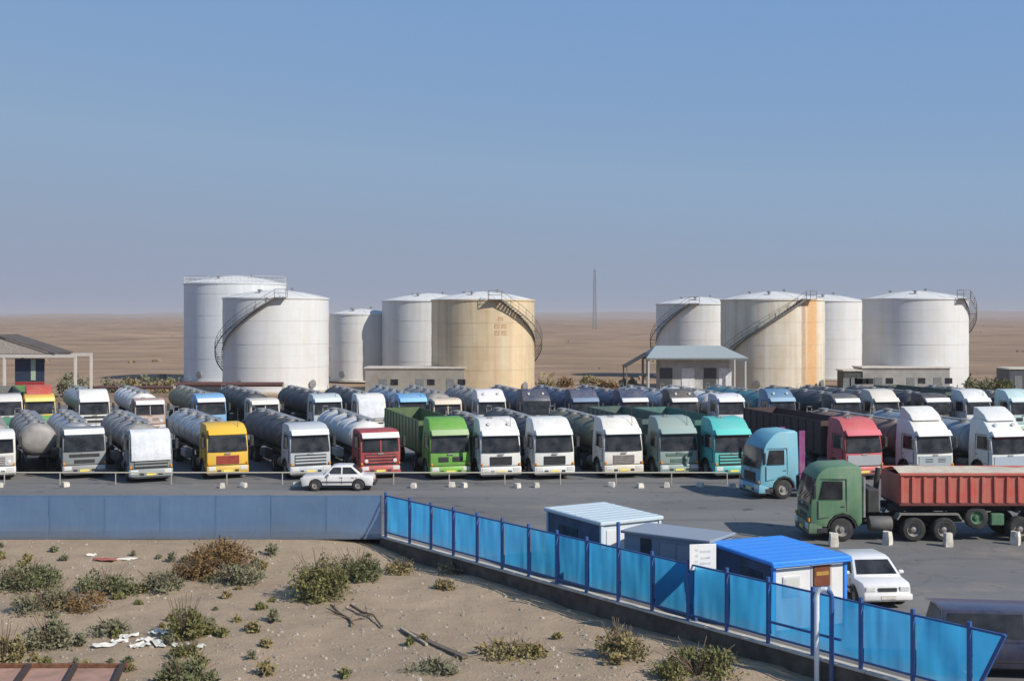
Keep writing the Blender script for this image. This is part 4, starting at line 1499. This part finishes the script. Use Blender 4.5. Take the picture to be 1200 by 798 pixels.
# ------------------------------------------------------------------ fences
FAB = fabric_mat('bright_blue_sheet', (0.07, 0.53, 1.0), 0.92, 0.90)
FABL = fabric_mat('faded_blue_sheet', (0.145, 0.262, 0.43), 0.35, 0.80)
POSTB = paint((0.012, 0.085, 0.30), 0.5, 0.15)
POSTL = paint((0.12, 0.24, 0.38), 0.5, 0.3)
FH = 1.86
fence = thing('blue_fence', 'bright blue sheet fence on a dark plinth, slanting past the kiosks', 'fence', tuple(FC))
fence.rotation_euler = (0, 0, math.atan2(FD.y, FD.x))
FL = (FE - FC).length
NP = 18
tk = [0.004] + [0.070 + 0.0557 * (k - 1) for k in range(1, NP)]
xs = [t * FL for t in tk]
tall = 9
part('plinth', lambda: M().box((FL / 2, 0.0, -0.36), (FL + 0.5, 0.26, 0.72), 0.02), PLINTH, fence, smooth=0)
for k in range(20):
    w_ = (FL + 0.6) / 20
    part('cap_stone', lambda: M().box((0, 0, 0), (w_ - 0.02, 0.34, 0.07), 0.012), CONC, fence, key='cap_stone', loc=(-0.3 + (k + 0.5) * w_, 0.0, 0.037), smooth=0)
for i, x in enumerate(xs):
    hh = FH + 0.06 + (0.72 if i == tall else 0.0)
    part('post', lambda: M().box((0, 0, hh / 2 + 0.07), (0.09, 0.09, hh - 0.0)), POSTB, fence, key=('fence_post', i == tall), loc=(x, -0.03, 0), smooth=0)
for i in range(len(xs) - 1):
    a, b = xs[i] + 0.047, xs[i + 1] - 0.047
    rnd = random.Random(i)

    def panel():
        m = M()
        n = 16
        for j in range(5):
            for q in range(n + 1):
                x = a + (b - a) * q / n
                z = 0.26 + (FH - 0.30) * j / 4 + (0.03 * math.sin(q / n * PI) * (-1) if j == 4 else 0)
                m.v.append((x, 0.05 + 0.045 * mnoise.noise((x * 1.5, z * 1.4, i)) + 0.022 * mnoise.noise((x * 6.0, z * 0.9, i + 4.0)), z))
        for j in range(4):
            for q in range(n):
                s_ = j * (n + 1) + q
                m.f.append((s_, s_ + 1, s_ + n + 2, s_ + n + 1))
        return m
    part('panel', panel, FAB, fence, smooth=60)
    for z in (0.27, FH - 0.02):
        part('rail', lambda: M().bar((a, -0.03, z), (b, -0.03, z), 0.05), POSTB, fence, smooth=0)
# the last bay leans: a raking brace and its triangular sheet
xe = xs[-1]
part('raking_brace', lambda: M().bar((xe + 0.95, -0.03, FH), (xe + 0.10, -0.03, 0.1), 0.09), POSTB, fence, smooth=0)
part('rail', lambda: M().bar((xe + 0.047, -0.03, FH - 0.02), (xe + 0.95, -0.03, FH - 0.02), 0.06), POSTB, fence, smooth=0)
part('panel', lambda: M().add([(xe + 0.05, 0.035, 0.12), (xe + 0.12, 0.035, 0.12), (xe + 0.9, 0.035, FH - 0.05), (xe + 0.05, 0.035, FH - 0.05)], [(0, 1, 2, 3)]), FAB, fence, smooth=0)
# middle rails of the open gate bay
ga, gb = xs[13], xs[15]
part('rail', lambda: M().bar((ga, -0.095, 0.72), (gb - 0.6, -0.095, 0.72), 0.06), POSTB, fence, smooth=0)

gx = FL * 0.815
gp = FC + FD * gx


def hoop():
    m = M()
    pts = [(-0.2, 0, 0.0), (-0.2, 0, 1.85)] + [(-0.2 * math.cos(PI * k / 8), 0, 1.85 + 0.2 * math.sin(PI * k / 8)) for k in range(1, 8)] + [(0.2, 0, 1.85), (0.2, 0, 0.0)]
    return pts


gate = thing('gate_hoop', 'white and blue pipe hoop at the fence in front of the kiosk', 'hoop', (gp.x - FN.x * 0.3, gp.y - FN.y * 0.3, -0.58), rad(-20))
hp = [Vector(q) + Vector((0, 0, 0.6 if i not in (0, 10) else 0)) for i, q in enumerate(hoop())]
part('white_leg', lambda: M().tube(hp[:7], 0.07, 10), paint((0.72, 0.78, 0.85), 0.45, 0.1), gate)
part('blue_leg', lambda: M().tube(hp[6:], 0.068, 10), POSTB, gate)

# left run of the fence: faded sheet
lf = thing('faded_fence', 'faded grey blue sheet fence along the sand lot, level with the lorries', 'fence', (FC.x - 0.15, FC.y, 0))
LW = 2.4
HL = 1.84
for k in range(14):
    xa = -(k + 1) * LW + 0.003
    xb_ = -k * LW - 0.003

    def lp():
        m = M()
        n, nz = 10, 6
        for j in range(nz + 1):
            for q in range(n + 1):
                x = xa + (xb_ - xa) * q / n
                z = -0.06 + (HL + 0.06) * j / nz
                m.v.append((x, 0.03 * mnoise.noise((x * 0.9, z * 1.4, 3.3 + k * 7)), z))
        for j in range(nz):
            for q in range(n):
                s_ = j * (n + 1) + q
                m.f.append((s_, s_ + 1, s_ + n + 2, s_ + n + 1))
        return m
    part('panel', lp, FABL, lf, smooth=60)
    part('post', lambda: M().box((0, 0.09, 0.86), (0.06, 0.06, 1.86)), POSTL, lf, key='left_post', loc=(xa, 0, 0), smooth=0)
for z in (0.12, HL - 0.05):
    part('rail', lambda: M().bar((-14 * LW, 0.06, z), (0, 0.06, z), 0.045), POSTL, lf, smooth=0)

# ------------------------------------------------------------------ kiosks behind the fence
def cabin(name, label, N, ang, la, lb, h, leftc, rightc, roofc, cat='kiosk', roof_t=0.14, over=0.12, base=0.0):
    """N: near corner; a runs back to the left, b runs back to the right; local x along b, y along a"""
    root = thing(name, label, cat, (N[0], N[1], base), rad(ang))
    t = 0.06
    def wall(cx, cy, sx, sy):
        return lambda: M().box((cx, cy, (h + 0.08) / 2), (sx, sy, h - 0.08))
    part('floor', lambda: M().box((lb / 2, la / 2, 0.04), (lb - 0.02, la - 0.02, 0.08)), CHASSIS, root, smooth=0)
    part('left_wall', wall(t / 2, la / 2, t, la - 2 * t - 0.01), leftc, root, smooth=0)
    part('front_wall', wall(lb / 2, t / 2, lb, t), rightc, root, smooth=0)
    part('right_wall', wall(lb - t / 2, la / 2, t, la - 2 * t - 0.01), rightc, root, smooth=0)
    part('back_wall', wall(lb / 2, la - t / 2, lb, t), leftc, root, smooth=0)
    rf = part('roof', lambda: M().box((lb / 2, la / 2, h + roof_t / 2), (lb + 2 * over, la + 2 * over, roof_t), 0.03), roofc, root)
    n = int(la / 0.45)
    for k in range(n):
        part('roof_seam', lambda: M().box((lb / 2, 0, h + roof_t + 0.006), (lb + 2 * over - 0.1, 0.035, 0.014)), roofc, rf, key=('seam', lb, h, roofc.name), loc=(0, (k + 0.5) * la / n, 0), smooth=0)
    for (x, y) in ((0, 0), (lb, 0), (0, la)):
        part('corner_post', lambda: M().box((0, 0, h / 2), (0.10, 0.10, h - 0.01)), roofc, root, key=('corner', h, roofc.name), loc=(x, y, 0), smooth=0)
    return root


WHITEWALL = paint((0.74, 0.74, 0.72), 0.55, 0.2)
A = at(705, 370 + 7.3 * 33.0 * 1.0, 2.3)
ca = cabin('site_cabin', 'white roofed cabin with a side wall in painted shade behind the blue fence', (3.18, 42.4), 30, 3.63, 2.55, 2.16, flat('shade_toned_cabin_side', (0.06, 0.085, 0.13), 0.7, 0, 0.3, 1.5), paint((0.58, 0.66, 0.72), 0.55, 0.2), paint((0.52, 0.62, 0.67), 0.5, 0.2))  # left and back walls carry their shade as a dark base colour
part('window', lambda: M().box((-0.012, 2.2, 1.4), (0.03, 1.3, 0.8), 0.01), GLASS, ca, smooth=0)
part('door', lambda: M().box((0.6, -0.015, 1.05), (0.8, 0.03, 1.85), 0.01), paint((0.66, 0.68, 0.7), 0.5, 0.15), ca, smooth=0)
cb = cabin('site_cabin', 'low blue grey cabin with a dark doorway between the white cabin and the white sign', (6.35, 39.05), 36.5 , 0.1, 0.1, 2.2, WHITEWALL, WHITEWALL, WHITEWALL) if False else None
bluegrey = paint((0.17, 0.22, 0.29), 0.6, 0.3)
cb = thing('site_cabin', 'low blue grey cabin with a dark doorway beside the white sign', 'cabin', (3.85, 40.95, 0), math.atan2(-1.9, 2.6))
part('floor', lambda: M().box((1.6, 0.85, 0.04), (3.18, 1.68, 0.08)), CHASSIS, cb, smooth=0)
part('front_wall', lambda: M().box((1.6, 0.03, 1.13), (3.2, 0.06, 2.1)), bluegrey, cb, smooth=0)
part('back_wall', lambda: M().box((1.6, 1.67, 1.13), (3.2, 0.06, 2.1)), bluegrey, cb, smooth=0)
for x in (0.03, 3.17):
    part('side_wall', lambda: M().box((x, 0.85, 1.13), (0.06, 1.57, 2.1)), bluegrey, cb, smooth=0)
part('roof', lambda: M().box((1.6, 0.85, 2.22), (3.4, 1.9, 0.10), 0.02), paint((0.24, 0.29, 0.36), 0.55, 0.3), cb)
part('doorway', lambda: M().box((0.85, -0.01, 1.12), (0.42, 0.05, 1.9), 0.01), flat('dark_door', (0.02, 0.025, 0.035), 0.5), cb, smooth=0)
part('wall_panel', lambda: M().box((2.15, -0.012, 1.25), (1.6, 0.05, 1.5), 0.01), paint((0.23, 0.25, 0.29), 0.6, 0.3), cb, smooth=0)
for x in (1.35, 2.0, 2.65):
    part('wall_batten', lambda: M().box((0, -0.05, 1.25), (0.05, 0.03, 1.5)), bluegrey, cb, key='batten', loc=(x, 0, 0), smooth=0)

BLUEROOF = paint((0.025, 0.25, 0.78), 0.5, 0.12)
kx = cabin('kiosk', 'kiosk with a bright blue roof and white front beside the parked hatchback', (7.91, 36.1), 22, 3.43, 2.61, 2.06, flat('shade_toned_blue_side', (0.055, 0.075, 0.12), 0.7, 0, 0.3, 1.5), WHITEWALL, BLUEROOF, roof_t=0.12, over=0.16)  # walls away from the sun: shade mixed into the dark blue tone
part('window', lambda: M().box((-0.012, 1.2, 1.35), (0.03, 1.2, 0.75), 0.01), GLASS, kx, smooth=0)
part('window_frame', lambda: M().box((0.62, -0.018, 1.38), (0.62, 0.05, 0.62), 0.01), paint((0.62, 0.64, 0.66), 0.5, 0.2), kx, smooth=0)
part('window', lambda: M().box((0.62, -0.048, 1.38), (0.50, 0.02, 0.50)), paint((0.60, 0.60, 0.56), 0.3, 0.25), kx, smooth=0)
part('gutter', lambda: M().box((1.30, -0.19, 2.05), (2.9, 0.06, 0.07), 0.015), BLUEROOF, kx, smooth=0)
part('door_frame', lambda: M().box((1.72, -0.006, 1.02), (0.76, 0.03, 1.93)), paint((0.45, 0.47, 0.5), 0.6, 0.3), kx, smooth=0)
part('doorway', lambda: M().box((1.72, -0.012, 1.0), (0.62, 0.04, 1.85), 0.01), paint((0.10, 0.16, 0.30), 0.6, 0.2), kx, smooth=0)
part('sign_board', lambda: M().box((1.72, -0.05, 1.62), (0.60, 0.03, 0.62), 0.01), flat('brown_sign', (0.16, 0.045, 0.02), 0.6), kx, smooth=0)
part('sign_stripe', lambda: M().box((1.72, -0.072, 1.70), (0.46, 0.012, 0.12)), flat('ochre_sign_stripe', (0.40, 0.22, 0.05), 0.6), kx, smooth=0)

# square white notice board on the fence
sp = FC + FD * (FL * 0.634) - FN * 0.02
sg_ = thing('notice_board', 'square white notice board on a blue post above the slanting fence', 'sign', (sp.x + FN.x * 0.16, sp.y + FN.y * 0.16, 0.0), rad(12))
part('board', lambda: M().box((0.18, -0.06, 2.08), (0.88, 0.03, 0.80), 0.008), paint((0.78, 0.78, 0.78), 0.5, 0.1), sg_)
for k, (bx, bz, bw) in enumerate(((-0.02, 2.30, 0.10), (-0.02, 2.12, 0.08), (-0.03, 1.95, 0.10), (0.26, 2.25, 0.34), (0.26, 2.05, 0.30), (0.26, 1.88, 0.34))):
    part('faded_mark', lambda: M().box((bx, -0.078, bz), (bw, 0.006, 0.07)), flat('grey_sign_print', (0.58, 0.59, 0.61), 0.8), sg_, smooth=0)
part('post', lambda: M().box((-0.02, 0, 1.22), (0.08, 0.08, 2.44)), POSTB, sg_, smooth=0)


# ------------------------------------------------------------------ scrub, litter and scrap on the sand lot
GREEN = leaf_mat('scrub_green', (0.12, 0.125, 0.042), (0.175, 0.165, 0.065), (0.25, 0.225, 0.11))
DKGREEN = leaf_mat('scrub_dark_green', (0.095, 0.112, 0.048), (0.145, 0.152, 0.072), (0.23, 0.215, 0.12))
GRGREEN = leaf_mat('scrub_grey_green', (0.14, 0.145, 0.085), (0.19, 0.185, 0.115), (0.27, 0.245, 0.16))
YELLOW = leaf_mat('scrub_yellow', (0.25, 0.20, 0.09), (0.19, 0.165, 0.07), (0.34, 0.28, 0.14))
RUSTY = leaf_mat('scrub_rust', (0.20, 0.11, 0.045), (0.15, 0.10, 0.045), (0.27, 0.18, 0.08))


def shrub_mesh(seed, rx, ry, h, nleaf, leaf, spread=0.75):
    rnd = random.Random(seed)
    m = M()
    lobes = []
    for k in range(7 + int(rx * 3)):
        a = rnd.uniform(0, 2 * PI)
        q = math.sqrt(rnd.random()) * spread
        lobes.append((math.cos(a) * q * rx, math.sin(a) * q * ry, rnd.uniform(0.25, 0.62) * h * (1 - 0.45 * q), rnd.uniform(0.22, 0.42)))
    for i in range(nleaf):
        lx, ly, lz, lr = lobes[i % len(lobes)] if rnd.random() < 0.85 else (rnd.uniform(-rx, rx) * spread, rnd.uniform(-ry, ry) * spread, 0.12 * h, 0.3)
        d = Vector((rnd.gauss(0, 1), rnd.gauss(0, 1), rnd.gauss(0, 1)))
        d.normalize()
        d *= rnd.random() ** 0.45
        c = Vector((lx + d.x * lr * rx * 1.1, ly + d.y * lr * ry * 1.1, max(0.02, lz + d.z * lr * h * 1.1)))
        t = Vector((rnd.gauss(0, 1), rnd.gauss(0, 1), rnd.gauss(0.7, 0.8))).normalized()
        s = t.cross(Vector((rnd.gauss(0, 1), rnd.gauss(0, 1), rnd.gauss(0, 1)))).normalized()
        L_ = leaf * rnd.uniform(0.5, 2.0)
        w_ = L_ * rnd.uniform(0.14, 0.36)
        m.add([c, c + t * L_ * 0.5 + s * w_, c + t * L_, c + t * L_ * 0.5 - s * w_], [(0, 1, 2, 3)])
    return m


def stem_mesh(seed, rx, ry, h, n=30):
    rnd = random.Random(seed + 99)
    m = M()
    for k in range(n):
        a = rnd.uniform(0, 2 * PI)
        q = rnd.uniform(0.2, 0.9)
        p1 = Vector((math.cos(a) * q * rx * 0.4, math.sin(a) * q * ry * 0.4, h * 0.4))
        p2 = Vector((math.cos(a) * q * rx, math.sin(a) * q * ry, h * rnd.uniform(0.5, 1.12)))
        m.bar((0, 0, -0.08), p1, 0.02)
        m.bar(p1, p2, 0.013)
    return m


def shrub(label, u, v, wpx, hpx, mat, seed, dens=1.0, group=None, name='shrub', leaf=0.085):
    z = -0.5
    for _ in range(6):
        pp = at(u, v, z)
        z = lot_z(pp.x, pp.y)
    s = F / pp.y
    rx, h = wpx / s / 2, hpx / s * 1.0
    root = thing(name, label, 'shrub', (pp.x, pp.y, z - 0.02), 0, group)
    n = int(min(5200, (500 + 1500 * rx * max(h, 0.4)) * dens))
    part('foliage', lambda: shrub_mesh(seed, rx, rx * 0.8, h, n, leaf), mat, root, smooth=0)
    part('stems', lambda: stem_mesh(seed, rx, rx * 0.8, h), STICK, root, smooth=0)
    return root


SHRUBS = [
    ('wide dark green shrub mass by the faded fence', 28, 690, 95, 36, DKGREEN, 1, 1.2),
    ('low green shrub beside the red litter', 128, 695, 80, 32, DKGREEN, 2, 0.9),
    ('tall rust brown dry bush against the faded fence', 262, 668, 100, 44, RUSTY, 3, 1.2),
    ('grey green bush at the foot of the rust brown bush', 275, 682, 80, 28, GRGREEN, 4, 0.9),
    ('big bright green bush casting a dark shade on the bare sand', 376, 700, 80, 54, GREEN, 5, 1.5),
    ('dark green bush adjoining the big bright green one', 418, 680, 62, 36, DKGREEN, 6, 1.2),
    ('round grey green bush near the rusty frame', 58, 760, 66, 44, GRGREEN, 7, 1.2),
    ('upright green bush beside the white rubble', 215, 748, 56, 48, GREEN, 8, 1.1),
    ('small green clump in front of the white rubble', 217, 768, 38, 18, GREEN, 9, 0.8),
    ('dense green bush beyond the end of the rusty frame', 216, 806, 84, 38, DKGREEN, 10, 1.4),
    ('yellow dry bush at the edge of the sand by the rusty frame', 4, 782, 50, 56, YELLOW, 11, 1.1),
    ('low yellow green mat of scrub out on the bare sand', 596, 770, 90, 24, YELLOW, 12, 0.9),
    ('pale yellow dry bush at the fence plinth', 728, 770, 66, 42, YELLOW, 13, 0.9),
    ('long yellow green scrub at the foot of the fence plinth', 815, 790, 120, 36, GREEN, 14, 1.2),
    ('thin green scrub lying beside the dark plank', 508, 785, 74, 16, GRGREEN, 15, 0.7),
    ('sparse grey green scrub between the dark and the rust brown bushes', 190, 692, 70, 26, GRGREEN, 16, 0.7),
    ('brownish low scrub behind the round grey green bush', 92, 712, 90, 26, RUSTY, 17, 0.7),
    ('dull olive scrub patch in front of the wide dark shrub mass', 52, 716, 80, 30, GRGREEN, 18, 0.9),
    ('small dry bush where the two fences meet', 468, 672, 44, 20, YELLOW, 19, 0.6),
    ('dry scrub tuft under the first bays of the blue fence', 535, 672, 50, 16, GRGREEN, 20, 0.6),
    ('grey scrub tuft near the twisted branches', 520, 690, 34, 12, YELLOW, 21, 0.5),
    ('flat olive scrub between the upright green bush and the round one', 130, 742, 60, 18, GRGREEN, 22, 0.6),
    ('rust coloured scrub under the rust brown bush', 228, 676, 60, 26, RUSTY, 23, 0.8),
]
for lb, u, v, wp, hp_, mt, sd, dn in SHRUBS:
    shrub(lb, u, v, wp, hp_, mt, sd, dn)
# small scattered tufts
rnd = random.Random(42)
tm = {}
for i in range(80):
    u = rnd.uniform(-10, 900)
    v = rnd.uniform(642, 800)
    if u > 250 and rnd.random() < 0.72:
        u = rnd.uniform(-10, 320)
    z = -0.5
    for _ in range(5):
        pp = at(u, v, z)
        z = lot_z(pp.x, pp.y)
    if (pp.x - FC.x) * FN.x + (pp.y - FC.y) * FN.y > -0.6 or pp.y > FC.y - 0.6:
        continue
    k = i % 5
    mt = (GRGREEN, YELLOW, GREEN, YELLOW, GRGREEN)[k]
    o = part('scrub_tuft', lambda: shrub_mesh(200 + k, 0.30, 0.26, 0.22 + 0.05 * k, 190, 0.085, 0.45), mt, None, key=('tuft', k), loc=(pp.x, pp.y, z - 0.01), rotz=rnd.uniform(0, 6), smooth=0)
    sc_ = rnd.uniform(0.6, 1.4)
    o.scale = (sc_, sc_, sc_)
    kd = ('grey green', 'dry yellow', 'fresh green', 'dry yellow', 'grey green')[k]
    tag(o, 'small %s tuft scattered on the bare sand' % kd, 'shrub', 'scattered %s tufts on the sand lot' % kd)

# pebbles: uncountable
def pebbles():
    m = M()
    r = random.Random(5)
    for i in range(2600):
        u, v = r.uniform(-40, 1000), r.uniform(636, 812)
        pp = at(u, v, -0.5)
        x, y = pp.x, pp.y
        if (x - FC.x) * FN.x + (y - FC.y) * FN.y > -0.4 or y > FC.y - 0.4:
            continue
        z = lot_z(x, y)
        s = 0.025 + 0.06 * r.random() ** 3
        pts = [Vector((math.cos(a) * s * r.uniform(0.7, 1.3), math.sin(a) * s * r.uniform(0.7, 1.3), 0)) for a in (0, 1.3, 2.5, 3.8, 5.0)]
        vs_ = [(x + q.x, y + q.y, z - 0.01) for q in pts] + [(x + q.x * 0.6, y + q.y * 0.6, z + s * 0.7) for q in pts]
        fs_ = [(k, (k + 1) % 5, 5 + (k + 1) % 5, 5 + k) for k in range(5)] + [(5, 6, 7, 8, 9)]
        m.add(vs_, fs_)
    return m


pb_ = part('pebbles', pebbles, flat('pebble_stone', (0.30, 0.26, 0.215), 0.9, 0, 0.5, 0.8), None, smooth=0)
pb_['kind'] = 'stuff'
pb_['label'] = 'loose pebbles strewn over the sand lot'


def scrap_mesh(seed, w, d):
    m = M()
    r = random.Random(seed)
    n = 4
    for j in range(n + 1):
        for i in range(n + 1):
            e = r.uniform(-0.08, 0.08)
            m.v.append(((i / n - 0.5) * w + e * w, (j / n - 0.5) * d + e * d, 0.03 + 0.10 * r.random()))
    for j in range(n):
        for i in range(n):
            a = j * (n + 1) + i
            m.f.append((a, a + 1, a + n + 2, a + n + 1))
    return m


for i, (u, v, w_, d_) in enumerate(((122, 757, 0.7, 0.35), (140, 752, 0.5, 0.3), (152, 746, 0.6, 0.3), (163, 757, 0.6, 0.4), (182, 741, 0.4, 0.3), (192, 742, 0.35, 0.3),
                                    (203, 741, 0.5, 0.3), (185, 754, 0.8, 0.3), (205, 756, 0.9, 0.3), (228, 757, 0.7, 0.25), (172, 750, 0.5, 0.4), (107, 651, 0.35, 0.3), (150, 656, 1.4, 0.25), (3, 689, 0.6, 0.3))):
    z = -0.5
    for _ in range(5):
        pp = at(u, v, z)
        z = lot_z(pp.x, pp.y)
    tag(part('sheet_scrap', lambda: scrap_mesh(i, w_, d_), flat('dirty_white_scrap', (0.60, 0.58, 0.52), 0.85, 0, 0.2, 3.0), None, loc=(pp.x, pp.y, z - 0.03), rotz=i * 0.3, smooth=0),
        'crumpled dirty white scrap lying among the scrub', 'scrap', 'white scraps lying among the scrub')
pp = at(124, 652, -0.1)
tag(part('rag', lambda: scrap_mesh(77, 0.9, 0.5), flat('red_rag', (0.32, 0.10, 0.08), 0.9, 0, 0.3, 3.0), None, loc=(pp.x, pp.y, lot_z(pp.x, pp.y) - 0.02), smooth=0),
    'faded red rag lying beside white scrap near the faded fence', 'rag')


def plank(label, u0, v0, u1, v1, w, mat, name='plank', cat='plank'):
    def g(u, v):
        z = -0.5
        for _ in range(5):
            q = at(u, v, z)
            z = lot_z(q.x, q.y)
        return Vector((q.x, q.y, z))
    a, b = g(u0, v0), g(u1, v1)
    c = (a + b) / 2
    root_o = part(name, lambda: M().bar(a - c + Vector((0, 0, 0.06)), b - c + Vector((0, 0, 0.06)), w, 0.07), mat, None, loc=tuple(c), smooth=0)
    tag(root_o, label, cat)
    return c


plank('long dark plank lying on the open sand', 475, 742, 545, 772, 0.20, WOOD)
plank('pale thin plank touching the end of the long dark plank', 470, 738, 500, 757, 0.08, flat('pale_wood', (0.36, 0.30, 0.22), 0.9))


def branch(label, pts, seed):
    ws = []
    for u, v in pts:
        q = at(u, v, -0.5)
        ws.append(Vector((q.x, q.y, lot_z(q.x, q.y) + 0.05 + 0.05 * ((int(u) + seed) % 3))))
    c = ws[0].copy()

    def bm():
        m = M()
        r = random.Random(seed)
        for i, (a, b) in enumerate(zip(ws[:-1], ws[1:])):
            m.bar(a - c, b - c, 0.05 * (1 - 0.15 * i), None, 6)
            for k in range(2):
                t = a.lerp(b, r.random())
                m.bar(t - c, t - c + Vector((r.uniform(-0.5, 0.5), r.uniform(-0.5, 0.5), r.uniform(0, 0.22))), 0.02, None, 5)
        return m
    tag(part('dead_branch', bm, STICK, None, loc=tuple(c)), label, 'branch')


branch('twisted dead branch near the big bright green bush', [(388, 712), (398, 718), (410, 726), (414, 733)], 1)
branch('forked dead branch lying by the bare sand, beside the twisted one', [(411, 712), (425, 720), (438, 726), (448, 736)], 2)

# rusty frame in the near corner
fp = at(0, 786, -0.5)
z_fr = -0.46
fr_root = thing('rusty_frame', 'rusty steel frame lying on the sand with dark crossbars', 'frame', (px(-30, fp.y), fp.y, z_fr))
fw = px(150, fp.y) - px(-30, fp.y)
part('beam', lambda: M().box((fw / 2, 0, 0.12), (fw, 0.10, 0.12), 0.01), RUST, fr_root, smooth=0)
part('beam', lambda: M().box((fw / 2 + 0.5, -2.6, 0.12), (fw, 0.10, 0.12), 0.01), RUST, fr_root, smooth=0)
for k in range(4):
    x = 0.25 + (fw - 0.4) * k / 3
    part('crossbar', lambda: M().bar((x, -0.05, 0.14), (x + 0.5, -2.55, 0.14), 0.13), flat('dark_rusty_bar', (0.05, 0.032, 0.025), 0.9), fr_root, smooth=0)
part('deck_sheet', lambda: M().quad((0.3, -2.5, 0.06), (fw + 0.2, -2.5, 0.06), (fw - 0.2, -0.06, 0.06), (0.05, -0.06, 0.06), 0.02), flat('pink_rust_sheet', (0.34, 0.20, 0.15), 0.9, 0, 0.25, 1.5), fr_root, smooth=0)

# ------------------------------------------------------------------ bushes around the tanks and on the plain
def far_bush(label, u, y, wid, h, mat, seed, group=None, n=900, leaf=0.3):
    root = thing('bush', label, 'bush', (px(u, y), y, -0.1), 0, group)
    part('foliage', lambda: shrub_mesh(seed, wid / 2, wid / 2.6, h, n, leaf), mat, root, smooth=0)
    part('stems', lambda: stem_mesh(seed, wid / 2, wid / 2.6, h, 8), STICK, root, smooth=0)


far_bush('dark green bush beside the bright white tank', 1150, 147, 4.5, 3.0, DKGREEN, 301)
far_bush('olive bush between the bright white tank and the dark shed', 1172, 146, 3.6, 2.4, GREEN, 302)
far_bush('green bush beyond the second row, under the pavilion frame', 84, 142, 4.5, 3.4, GRGREEN, 303)
for i, u in enumerate((132, 152, 172, 190, 206)):
    far_bush('yellow olive scrub bush on the sand between the pavilion and the tanks', u, 150 + 4 * (i % 3), 3.2, 2.2, YELLOW if i % 2 else GRGREEN, 310 + i, 'scrub bushes between pavilion and tanks', 500)
for i, u in enumerate((640, 662, 690, 712, 735)):
    far_bush('low brown scrub bush on the sand between the two tank groups', u, 158 + 6 * (i % 3), 3.0, 1.4, RUSTY if i % 2 else YELLOW, 330 + i, 'scrub bushes between the tank groups', 400)


def plain_scrub():
    m = M()
    r = random.Random(11)
    for i in range(420):
        y = 175 * math.exp(r.random() * 2.3)
        x = r.uniform(-0.5, 0.5) * y * 1.1
        z = -0.18 + plain_relief(x, y) - 0.1
        if mnoise.noise((x / 60.0, y / 90.0, 6.0)) < -0.05:
            continue
        s = r.uniform(0.4, 1.2)
        for k in range(5):
            a = r.uniform(0, 6.3)
            c = Vector((x + math.cos(a) * s * 0.5, y + math.sin(a) * s * 0.5, z))
            t = Vector((r.gauss(0, 0.5), r.gauss(0, 0.5), 1)).normalized() * s * r.uniform(0.5, 0.9)
            q = Vector((math.cos(a * 3), math.sin(a * 3), 0)) * s * 0.45
            m.add([c - q, c + q, c + q * 0.5 + t, c - q * 0.5 + t], [(0, 1, 2, 3)])
    return m


ps = part('desert_scrub', plain_scrub, leaf_mat('desert_scrub_leaf', (0.24, 0.18, 0.11), (0.27, 0.20, 0.125), (0.30, 0.23, 0.15)), None, smooth=0)
ps['kind'] = 'stuff'
ps['label'] = 'dry low scrub dotted over the desert plain'
